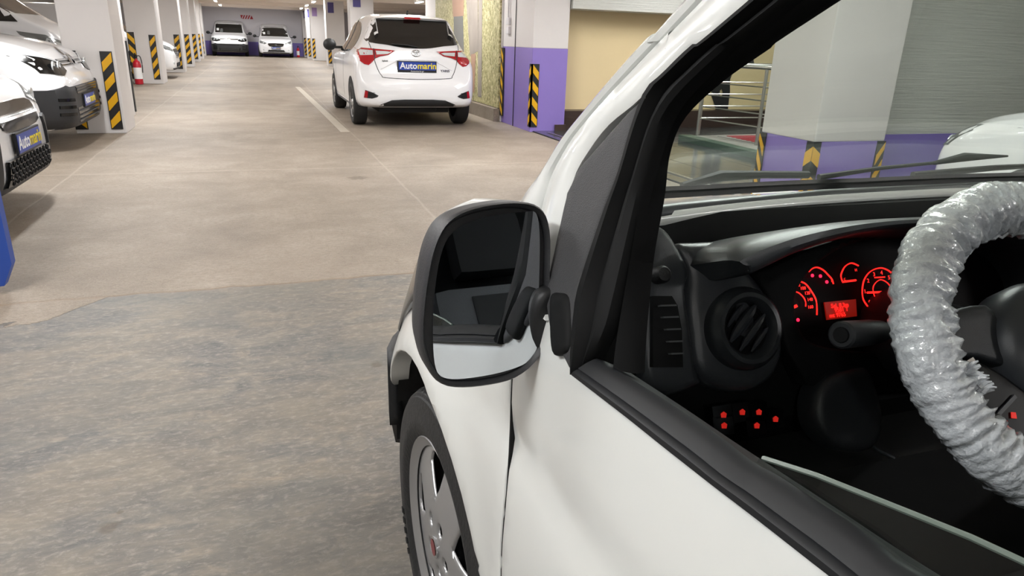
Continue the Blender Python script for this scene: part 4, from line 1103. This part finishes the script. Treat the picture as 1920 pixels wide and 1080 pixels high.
# wheel housing liners
def liner(yc, side):
    bm = bmesh.new(); rr = .385
    x0, x1 = (.245, .50) if side < 0 else (2*XC-.50, 2*XC-.245)
    A = []; B = []
    for k in range(17):
        a = math.pi*k/16
        A.append(bm.verts.new((x0, yc+rr*math.cos(a), .30+rr*math.sin(a)))); B.append(bm.verts.new((x1, yc+rr*math.cos(a), .30+rr*math.sin(a))))
    for k in range(16): bm.faces.new((A[k], A[k+1], B[k+1], B[k]))
    inn_ = B if side < 0 else A
    bm.faces.new(inn_)
    return from_bm('wheel_housing', bm, M['primer'], van, True)
for yc in (AY, RAx):
    liner(yc, -1); liner(yc, 1)
box('underbody', (.32, -2.1, .22), (2*XC-.32, AY-.42, .33), M['primer'], van)
box('engine_block', (.6, AY-.42, .22), (2*XC-.6, 1.55, .64), M['primer'], van)
def cross(name, y, m, z0, z1, y2=0, inset=.035):
    zz = [z0+(z1-z0)*k/10 for k in range(11)]
    q = [(S0(-.5, z)+inset, z) for z in zz]+[(2*XC-S0(-.5, z)-inset, z) for z in zz[::-1]]
    return panel(name, q, lambda a, b, h: Vector((a, y-h, b)), M[m], van, th=.04, res=.15, smooth=False)
cross('bulkhead', -.73, 'inner', .33, 1.62)
cross('rear_door', -2.2, 'paint', .36, 1.60, inset=.01)
PV('sill', [(-.485, .24), (.66, .24), (.66, .31), (-.485, .31)], 'paint', th=.05, h=-.01, res=.08)
PV('sill', [(-.485, .24), (.66, .24), (.66, .31), (-.485, .31)], 'paint', mp=SR, th=.05, h=-.01, res=.08)

# side mirror
mr = empty('side_mirror', (0, 0, 0), 0, None, None); mr.parent = van
MN = Vector((0.0640, -0.9687, 0.2399)).normalized(); MCG = Vector((.205, .655, .95))
ME1 = Vector((0, 0, 1)).cross(MN).normalized(); ME2 = MN.cross(ME1)
def gm(a, b, h): return MCG+ME1*a+ME2*b+MN*h
mq = smooth2([(-0.04964, 0.06812), (-0.03312, 0.09081), (-0.005098, 0.1022), (0.04012, 0.1057), (0.07077, 0.09768), (0.0813, 0.07284), (0.07798, 0.02066), (0.07332, -0.03204), (0.06017, -0.06487), (0.03016, -0.08419), (-0.01018, -0.0872), (-0.04653, -0.08136), (-0.06255, -0.06524), (-0.07062, -0.03888), (-0.06928, -0.00862), (-0.06077, 0.03429)], 4)
gq = smooth2([(-0.0428, 0.05448), (-0.02726, 0.07786), (0.005835, 0.09045), (0.05476, 0.09352), (0.06772, 0.08987), (0.06972, 0.06214), (0.06431, -0.001408), (0.05978, -0.0511), (0.04705, -0.06893), (0.01511, -0.07597), (-0.02735, -0.07638), (-0.04927, -0.07182), (-0.05702, -0.06044), (-0.05764, -0.0323), (-0.05301, 0.01154)], 4)
mcx = sum(p[0] for p in mq)/len(mq); mcz = sum(p[1] for p in mq)/len(mq)
tail = Vector((-.10, .96, -.04))
bm = bmesh.new(); rings = []
for d, s_ in ((-.004, .925), (.004, .95), (.006, .975), (.002, .995), (-.006, 1.0), (-.025, .985), (-.045, .93), (-.062, .80), (-.074, .55), (-.078, .2)):
    rings.append([bm.verts.new(gm(mcx+(a-mcx)*s_, mcz+(b-mcz)*s_, max(d, -.006))+tail*max(0, -.006-d)) for a, b in mq])
for a, b in zip(rings, rings[1:]):
    n = len(a)
    for k in range(n): bm.faces.new((a[k], a[(k+1) % n], b[(k+1) % n], b[k]))
bm.faces.new(rings[-1]); bm.faces.new(rings[0][::-1])
from_bm('mirror_housing', bm, mat('mirror_shell', '26272a', .5, bump=.1, bscale=500), mr, True)
panel('mirror_glass', gq, gm, M['mirror'], mr, th=.003, h=.0, res=.05, smooth=False)
panel('mirror_arm', smooth2([(0.2582, 0.9364), (0.2665, 0.9563), (0.2785, 0.9619), (0.2911, 0.9577), (0.2962, 0.9262), (0.2949, 0.8944), (0.2859, 0.8838), (0.2671, 0.8771), (0.2583, 0.9051)], 4), lambda a, b, h: Vector((a, .645-h, b)), mat('mirror_arm_plastic', '1d1e20', .5), mr, th=.05, h=.0, res=.008, rnd=.008)
PV('mirror_foot', smooth2([(0.6431, 0.9578), (0.6274, 0.9667), (0.6053, 0.9686), (0.5808, 0.9474), (0.5687, 0.9273), (0.5832, 0.9148), (0.6001, 0.9109), (0.6252, 0.936)], 4), 'rubber', mr, th=.03, h=.010, res=.008, rnd=.008)

# ------------------------------------------------------------------ dashboard
def FA(a, b, h): return Vector((a, .76+.45*(b-.85)-h*.91, b+h*.41))
def HA(a, b, h): return Vector((a, .70+.45*(b-.95)-h*.91, b+h*.41))
bm = bmesh.new()
def dsec(x):   # section of the dash from under the windscreen down to the knees
    return [(x, .955, .955), (x, .93, .972), (x, .90, .970), (x, .885, .955), (x, .875, .925), (x, .82, .915), (x, .795, .905), (x, .77, .86), (x, .745, .80), (x, .72, .70), (x, .80, .58), (x, .95, .5)]
secs = []
for x in (.345, .36, .5, .8, 1.1, 1.4, 1.7, 1.81, 1.825):
    secs.append([bm.verts.new(p) for p in dsec(x)])
for a, b in zip(secs, secs[1:]):
    for k in range(len(a)-1): bm.faces.new((a[k], a[k+1], b[k+1], b[k]))
bm.faces.new(secs[0]); bm.faces.new(secs[-1])
dash = from_bm('dashboard', bm, M['inner'], van, True)
DV = lambda nm, q, m, mp=FA, par=dash, **k: panel(nm, q, mp, M[m], par, **k)
tube('dash_top_rail', [(.40, .885, .968), (.6, .91, .972), (.9, .94, .975), (1.3, .94, .975), (1.75, .91, .97)], .014, M['dashgrain'], dash, 12)
bm = bmesh.new(); add_box(bm, (.41, .80, .918), (1.76, .872, .9285), .003); from_bm('dash_shelf', bm, M['inner'], dash)
# vent pod
pod = smooth2([(0.5271, 0.9497), (0.5604, 0.9526), (0.6264, 0.9468), (0.6333, 0.9166), (0.6618, 0.8827), (0.683, 0.8419), (0.6822, 0.7994), (0.6561, 0.7671), (0.6085, 0.7553), (0.5575, 0.7681), (0.5323, 0.7945), (0.5294, 0.842), (0.5305, 0.8826), (0.5374, 0.9162)], 4)
def podr(a, b):
    return .018*math.exp(-(((a-pod_c[0])/.045)**2+((b-pod_c[1])/.07)**2))
pod_c = [(0.6076, 0.8486)][0]
DV('vent_pod', pod, 'dashgrain', th=.05, h=.012, res=.012, rnd=.018, relief=podr)
DV('end_panel', smooth2([(0.4973, 0.9766), (0.5133, 0.9655), (0.5315, 0.9337), (0.5377, 0.9127), (0.5287, 0.8929), (0.5288, 0.8488), (0.529, 0.7949), (0.5326, 0.7743), (0.4508, 0.7837), (0.4796, 0.9809)], 3), 'dashgrain', th=.05, h=.02, res=.012, rnd=.012)
# side demister vent
DV('side_vent', [(0.4702, 0.8887), (0.4989, 0.8864), (0.5055, 0.8745), (0.5077, 0.844), (0.5025, 0.7991), (0.4578, 0.8039)], 'rubber', th=.02, h=.028, res=.02)
for y_ in (575, 596, 618, 640, 662):
    pass
for q in ([(0.4751, 0.877), (0.499, 0.8757), (0.4995, 0.8736), (0.4756, 0.8749)], [(0.4771, 0.8628), (0.5002, 0.8615), (0.5008, 0.8594), (0.4777, 0.8608)], [(0.4799, 0.8479), (0.5013, 0.8466), (0.5019, 0.8446), (0.4804, 0.8459)], [(0.481, 0.8332), (0.5016, 0.8319), (0.5022, 0.8298), (0.4815, 0.8312)], [(0.4821, 0.8185), (0.5011, 0.8172), (0.5016, 0.8152), (0.4827, 0.8164)]):
    DV('vent_slat', q, 'lampin', th=.012, h=.036, res=.03)
kp = [(0.4846, 0.9131)][0]
lathe('vent_knob', [(.012, 0), (.012, .016), (.009, .02), (0, .02)], Matrix.Translation(FA(kp[0], kp[1], .02)) @ Matrix.Rotation(R(65), 4, 'X'), M['black'], dash, 20)
# round vent
vc = [(0.6075, 0.8368)][0]
vm = Matrix.Translation(FA(vc[0], vc[1], .034)) @ Vector((0, 0, 0)).to_track_quat('Z', 'Y').to_matrix().to_4x4() if False else basis(FA(vc[0], vc[1], .030), (1, 0, 0), (0, .41, .91))
lathe('round_vent', [(.058, -.02), (.058, .0), (.055, .006), (.049, .012), (.043, .012), (.037, .006), (.034, -.012), (.034, -.03)], vm, mat('vent_ring', '2f3235', .3), dash, 48)
lathe('vent_well', [(.036, -.002), (.0, -.006)], vm, M['inner'], dash, 32)
def slat(dx, ln, r):
    A = Vector((-.72, -.69, 0)); Nn = Vector((.69, -.72, 0))
    pts = [vm @ (A*t*ln+Nn*(dx-.004*(1-(t*t)))+Vector((0, 0, .004+.006*(1-t*t)))) for t in (-1, -.6, -.2, .2, .6, 1)]
    tube('vent_slat', pts, [r*.4, r, r*1.2, r*1.2, r, r*.4], mat('vent_blade', '33363a', .3), dash, 8)
slat(-.010, .033, .006); slat(.009, .033, .0045); slat(.024, .022, .003); slat(-.026, .02, .003)
# binnacle hood
strip('binnacle_hood', [(0.5467, 0.9599), (0.5583, 0.9717), (0.5929, 0.9824), (0.6625, 0.9916), (0.7533, 0.9965), (0.889, 0.9958), (1.015, 0.9916), (1.125, 0.9768), (1.2, 0.9423), (1.224, 0.8906), (1.216, 0.8297)], [(0.5609, 0.9483), (0.5727, 0.9406), (0.6037, 0.948), (0.6574, 0.9626), (0.7497, 0.9772), (0.846, 0.9811), (0.9886, 0.9724), (1.095, 0.9505), (1.144, 0.9114), (1.151, 0.8656), (1.15, 0.8356)], HA, M['dashgrain'], dash, n=90,
      prof=[(-.25, -.11), (-.12, -.05), (.0, -.012), (.15, .002), (.4, .012), (.7, .012), (.92, .006), (1.0, -.004), (1.03, -.02), (1.05, -.06), (1.0, -.11)])
bez = [(0.6461, 0.9051), (0.7416, 0.9299), (0.8458, 0.9463), (0.9543, 0.9499), (1.115, 0.9401), (1.234, 0.9103), (1.287, 0.8561), (1.267, 0.7732), (1.178, 0.7244), (1.018, 0.7107), (0.8045, 0.7284), (0.7104, 0.7539), (0.6822, 0.7994), (0.6703, 0.8501)]
clus = smooth2([(0.7056, 0.8571), (0.7127, 0.8759), (0.7338, 0.8968), (0.7678, 0.9158), (0.8151, 0.9315), (0.875, 0.9394), (0.9604, 0.9418), (1.065, 0.9305), (1.141, 0.891), (1.153, 0.8328), (1.092, 0.7816), (0.9842, 0.7686), (0.8661, 0.7792), (0.7763, 0.7935), (0.7267, 0.8078), (0.7082, 0.8282)], 3)
DV('binnacle_surround', bez, 'inner', th=.04, h=.018, res=.02, rnd=.006, holes=[clus])
cl = DV('instrument_cluster', clus, 'cluster', th=.01, h=-.002, res=.06)
def poly_arc(pts, r, nm='gauge_arc', m='glow'):
    tube(nm, [FA(a, b, .004) for a, b in [(p[0], p[1]) for p in catmull([(x, y, 0) for x, y in pts], 4)]], r, M[m], dash, 4)
# gauges
poly_arc([(0.7306, 0.8898), (0.7406, 0.8854), (0.7494, 0.8745), (0.7553, 0.8631), (0.7554, 0.8529), (0.7534, 0.8422)], .0012)
poly_arc([(0.7148, 0.8772), (0.7251, 0.875), (0.7335, 0.8678), (0.7362, 0.861), (0.7352, 0.8553)], .0010)
poly_arc([(0.7494, 0.9016), (0.757, 0.9055), (0.766, 0.9063), (0.7762, 0.9019), (0.7839, 0.8948), (0.7898, 0.8884), (0.7916, 0.8816)], .0012)
poly_arc([(0.8092, 0.8833), (0.8077, 0.8916), (0.812, 0.8988), (0.8194, 0.905), (0.8313, 0.908), (0.8439, 0.9034)], .0012)
poly_arc([(0.8515, 0.8449), (0.8442, 0.856), (0.8447, 0.8695), (0.8517, 0.884), (0.8663, 0.8943), (0.8861, 0.8975), (0.9012, 0.8927), (0.9114, 0.8843)], .0012)
poly_arc([(0.8673, 0.8557), (0.8654, 0.8679), (0.8701, 0.8758), (0.8828, 0.881), (0.8957, 0.8755), (0.9015, 0.8667), (0.9015, 0.856)], .0009)
poly_arc([(0.8092, 0.8833), (0.835, 0.8837)], .0018, 'gauge_needle')
poly_arc([(0.8533, 0.865), (0.8858, 0.8633)], .0018, 'gauge_needle')
poly_arc([(0.7091, 0.8554), (0.7191, 0.8574)], .0028, 'gauge_needle')
poly_arc([(0.8719, 0.8848), (0.892, 0.8841)], .0012, 'gauge_mark')
for q in [(0.7196, 0.8386), (0.7708, 0.8942), (0.7812, 0.8854), (0.7562, 0.896)]:
    r_ = .0052 if q[1] < .84 and q[0] < .70 else .0025
    lathe('warning_light', [(r_, 0), (r_, .001), (0, .001)], basis(FA(q[0], q[1], .002), (1, 0, 0), (0, .41, .91)), mat('warning_red', (1, .01, .05, 1), .5, emit=3), dash, 14)
def dtext(s, q, size, m='glow'):
    text('gauge_lettering', s, size, M[m], basis(FA(q[0], q[1], .003), (.99, 0, -.02), (0, .41, .91)), dash, th=.0003)
for s, q in zip(('0', '1', '2', '3', '4', '5'), [(0.8569, 0.8512), (0.8505, 0.8668), (0.8595, 0.8812), (0.8727, 0.8893), (0.8879, 0.8905), (0.9014, 0.8827)]): dtext(s, q, .009)
for s, q in zip(('80', '100', '120', '140', '160'), [(0.7278, 0.8849), (0.7357, 0.88), (0.7423, 0.8729), (0.7456, 0.8639), (0.7447, 0.8538)]): dtext(s, q, .007)
dtext('H', [(0.8387, 0.8977)][0], .006); dtext('C', [(0.8149, 0.8866)][0], .005); dtext('F', [(0.7904, 0.8862)][0], .006)
DV('trip_display', [(0.7722, 0.8581), (0.8321, 0.8577), (0.8297, 0.8341), (0.7728, 0.8339)], 'lcd', th=.002, h=.002, res=.05)
for s, q in zip(('Sel. 8.3m', '9581 T', 'mt 9765'), [(0.7992, 0.8515), (0.8011, 0.8454), (0.7927, 0.8388)]): dtext(s, q, .0092)
# buttons
for q in [(0.57, 0.7314), (0.6008, 0.7309), (0.6282, 0.7275), (0.6546, 0.7151), (0.5687, 0.7181), (0.6219, 0.7111)]:
    b_ = DV('dash_button', [(q[0]-.016, q[1]-.012), (q[0]+.016, q[1]-.012), (q[0]+.016, q[1]+.012), (q[0]-.016, q[1]+.012)], 'gloss', th=.02, h=.006, res=.05, par=dash)
    DV('button_symbol', [(q[0]-.004, q[1]-.003), (q[0]+.003, q[1]-.004), (q[0]+.005, q[1]+.001), (q[0]+.001, q[1]+.004), (q[0]-.004, q[1]+.002)], 'glowlow', th=.001, h=.0075, res=.05)
# knee panel
DV('knee_panel', smooth2([(0.7099, 0.6974), (0.712, 0.736), (0.7407, 0.7611), (0.8115, 0.7657), (0.8252, 0.7406), (0.8297, 0.6888), (0.801, 0.6564), (0.7427, 0.6646)], 3), 'dash', th=.04, h=.03, res=.02, rnd=.015)
tube('knee_panel_edge', [FA(a, b, .02) for a, b in [(0.7955, 0.6702), (0.8158, 0.6543), (0.8439, 0.6394)]], .003, M['dashgrain'], dash, 6)
# stalk
bm = bmesh.new()
_a = Vector(([(0.6438, 0.888)][0][0], .60, [(0.6438, 0.888)][0][1])); _b = Vector(([(0.7526, 0.8637)][0][0], .64, [(0.7526, 0.8637)][0][1])); _c = Vector(([(0.8925, 0.8249)][0][0], .66, [(0.8925, 0.8249)][0][1]))
add_tube(bm, [_a, _a*.98+_b*.02, _a*.3+_b*.7, _b, _b*.9+_c*.1, _c], [.0145, .0170, .0170, .015, .008, .009], 20)
from_bm('indicator_stalk', bm, M['dash'], van, True)
bm = bmesh.new(); add_tube(bm, [_a+(_a-_b)*.02, _a], [.009, .010], 20); from_bm('stalk_button', bm, M['rubber'], van, True)
# steering wheel
WC = Vector((.899, .521, .882)); tl, yw = .66, -.118
wn = Vector((math.sin(yw)*math.cos(tl), -math.cos(yw)*math.cos(tl), math.sin(tl)))
wa = wn.cross(Vector((0, 0, 1))).normalized(); wb_ = wa.cross(wn)
wa = -wa; wb_ = wa.cross(wn)*-1
if wb_.z < 0: wb_ = -wb_
if wa.x < 0: wa = -wa
def wp(x, y, h): return WC+wa*x+wb_*y+wn*h
sw = empty('steering_wheel', (0, 0, 0), 0, None, None); sw.parent = van
bm = bmesh.new(); NR, NT = 420, 40; Rr, rr = .181, .0335; rings = []
for i in range(NR):
    a = 2*math.pi*i/NR; ring = []
    for j in range(NT):
        b = 2*math.pi*j/NT
        p = Vector((math.cos(a)*3.2, math.sin(a)*3.2, 0))
        n1 = noise.noise(Vector((math.cos(a)*14, math.sin(a)*14, math.cos(b)*1.0+5)))      # gathers across the rim
        n2 = noise.noise(Vector((math.cos(a)*34+2, math.sin(a)*34, math.sin(b)*1.6)))
        n3 = noise.noise(Vector((math.cos(a)*6+9, math.sin(a)*6, math.cos(b)*2.2+math.sin(b))))
        inn_w = (1-math.cos(b))*.5
        n1 = 1-abs(n1)*2.2
        n4 = 1-abs(noise.noise(Vector((math.cos(a)*22+4, math.sin(a)*22, b*1.3))))*2.5
        r_ = rr+(n1*.0070+n2*.0026+n4*.0030)*(.35+.95*inn_w)+n3*.004-.006*inn_w-.001
        ring.append(bm.verts.new(wp((Rr+math.cos(b)*r_)*math.cos(a), (Rr+math.cos(b)*r_)*math.sin(a), math.sin(b)*r_)))
    rings.append(ring)
for i in range(NR):
    a, b = rings[i], rings[(i+1) % NR]
    for j in range(NT): bm.faces.new((a[j], a[(j+1) % NT], b[(j+1) % NT], b[j]))
bmesh.ops.recalc_face_normals(bm, faces=bm.faces[:])
me = bpy.data.meshes.new('plastic_cover'); bm.to_mesh(me); bm.free(); me.polygons.foreach_set('use_smooth', [True]*len(me.polygons))
cv = link('plastic_cover', me, M['cover'], sw); cv['label'] = 'crinkled white plastic film over the wheel rim'
# gathered elastic hem along the inside and a tuft
tube('cover_hem', [wp((Rr-.036+.002*math.sin(k*2.3))*math.cos(a), (Rr-.036+.002*math.sin(k*2.3))*math.sin(a), .004*math.sin(k*1.7)) for k, a in ((k, 2*math.pi*k/160) for k in range(160))], .0022, M['cover'], sw, 6, True)
bm = bmesh.new()
for k in range(26):
    a = R(197+random.uniform(-7, 7)); r0 = Rr-.034
    p0 = wp(r0*math.cos(a), r0*math.sin(a), random.uniform(0, .014)); 
    q0 = wp((r0-random.uniform(.008, .016))*math.cos(a+random.uniform(-.05, .05)), (r0-.01)*math.sin(a+random.uniform(-.05, .05)), .012+random.uniform(0, .012))
    add_tube(bm, [p0, (p0+q0)/2+Vector((0, 0, .003)), q0], [.0035, .003, .001], 5)
o = from_bm('cover_tuft', bm, M['cover'], sw, True)
# hub and spokes
lathe('airbag_hub', [(.088, -.04), (.09, -.01), (.084, .012), (.068, .024), (.04, .031), (.034, .028), (0, .031)], basis(wp(.02, -.005, -.015), wa, wb_), M['dashgrain'], sw, 48)
wpm = lambda a, b, h: wp(a, b, h)
panel('spoke', smooth2([(-.155, .035), (-.10, .055), (-.05, .05), (-.05, -.02), (-.10, -.01), (-.155, .0)], 3), wpm, M['dash'], sw, th=.02, h=-.012, res=.012, rnd=.008)
panel('spoke', smooth2([(.155, .035), (.10, .055), (.05, .05), (.05, -.02), (.10, -.01), (.155, .0)], 3), wpm, M['dash'], sw, th=.02, h=-.012, res=.02, rnd=.008)
sp = panel('control_spoke', smooth2([(-.150, -.018), (-.115, -.012), (-.075, -.035), (-.03, -.085), (-.02, -.15), (-.055, -.145), (-.09, -.12), (-.13, -.075)], 3), wpm, mat('switch_black', '060607', .35, spec=.2), sw, th=.02, h=-.006, res=.012, rnd=.006)
panel('chrome_edge', [(-.150, -.022), (-.118, -.010), (-.116, -.015), (-.148, -.028)], wpm, M['chrome'], sw, th=.004, h=-.002, res=.02)
panel('button_divider', [(-.12, -.085), (-.075, -.058), (-.073, -.062), (-.118, -.089)], wpm, M['dashgrain'], sw, th=.004, h=-.003, res=.02)
for x_, y_ in ((-.118, -.048), (-.128, -.066), (-.085, -.082), (-.105, -.1)):
    panel('button_symbol', [(x_-.004, y_-.003), (x_+.003, y_-.004), (x_+.004, y_+.003), (x_-.002, y_+.004)], wpm, M['glowlow'], sw, th=.001, h=-.004, res=.02)
bm = bmesh.new(); add_tube(bm, [wp(.01, 0, -.04), wp(.01, 0, -.1), (.9, .76, .80)], [.055, .06, .07], 20)
from_bm('column_shroud', bm, M['dash'], van, True)
# seats
def seat(x, label):
    s = empty('front_seat', (x, -.22, .33), 0, None, None); s.parent = van
    bm = bmesh.new(); add_box(bm, (-.24, -.24, .0), (.24, .30, .20), .05); from_bm('seat_cushion', bm, M['seat'], s, True)
    bm = bmesh.new(); add_box(bm, (-.23, -.07, 0), (.23, .07, .62), .05)
    bmesh.ops.transform(bm, matrix=Matrix.Translation((0, -.22, .18)) @ Matrix.Rotation(R(14), 4, 'X'), verts=bm.verts[:])
    bk = from_bm('seat_backrest', bm, M['seat'], s, True)
    bm = bmesh.new(); add_box(bm, (-.12, .071, .06), (.12, .078, .58), .003)
    bmesh.ops.transform(bm, matrix=Matrix.Translation((0, -.22, .18)) @ Matrix.Rotation(R(14), 4, 'X'), verts=bm.verts[:])
    from_bm('seat_insert', bm, M['seat2'], s)
    bm = bmesh.new(); add_box(bm, (-.12, -.045, 0), (.12, .045, .2), .035)
    bmesh.ops.transform(bm, matrix=Matrix.Translation((0, -.39, .83)) @ Matrix.Rotation(R(10), 4, 'X'), verts=bm.verts[:])
    from_bm('seat_headrest', bm, M['seat2'], s, True)
seat(.80, 'driver'); seat(1.42, 'passenger')
tube('seat_belt', [(.42, -.40, 1.35), (.46, -.38, 1.0), (.47, -.36, .6)], .012, M['seat2'], van, 6)
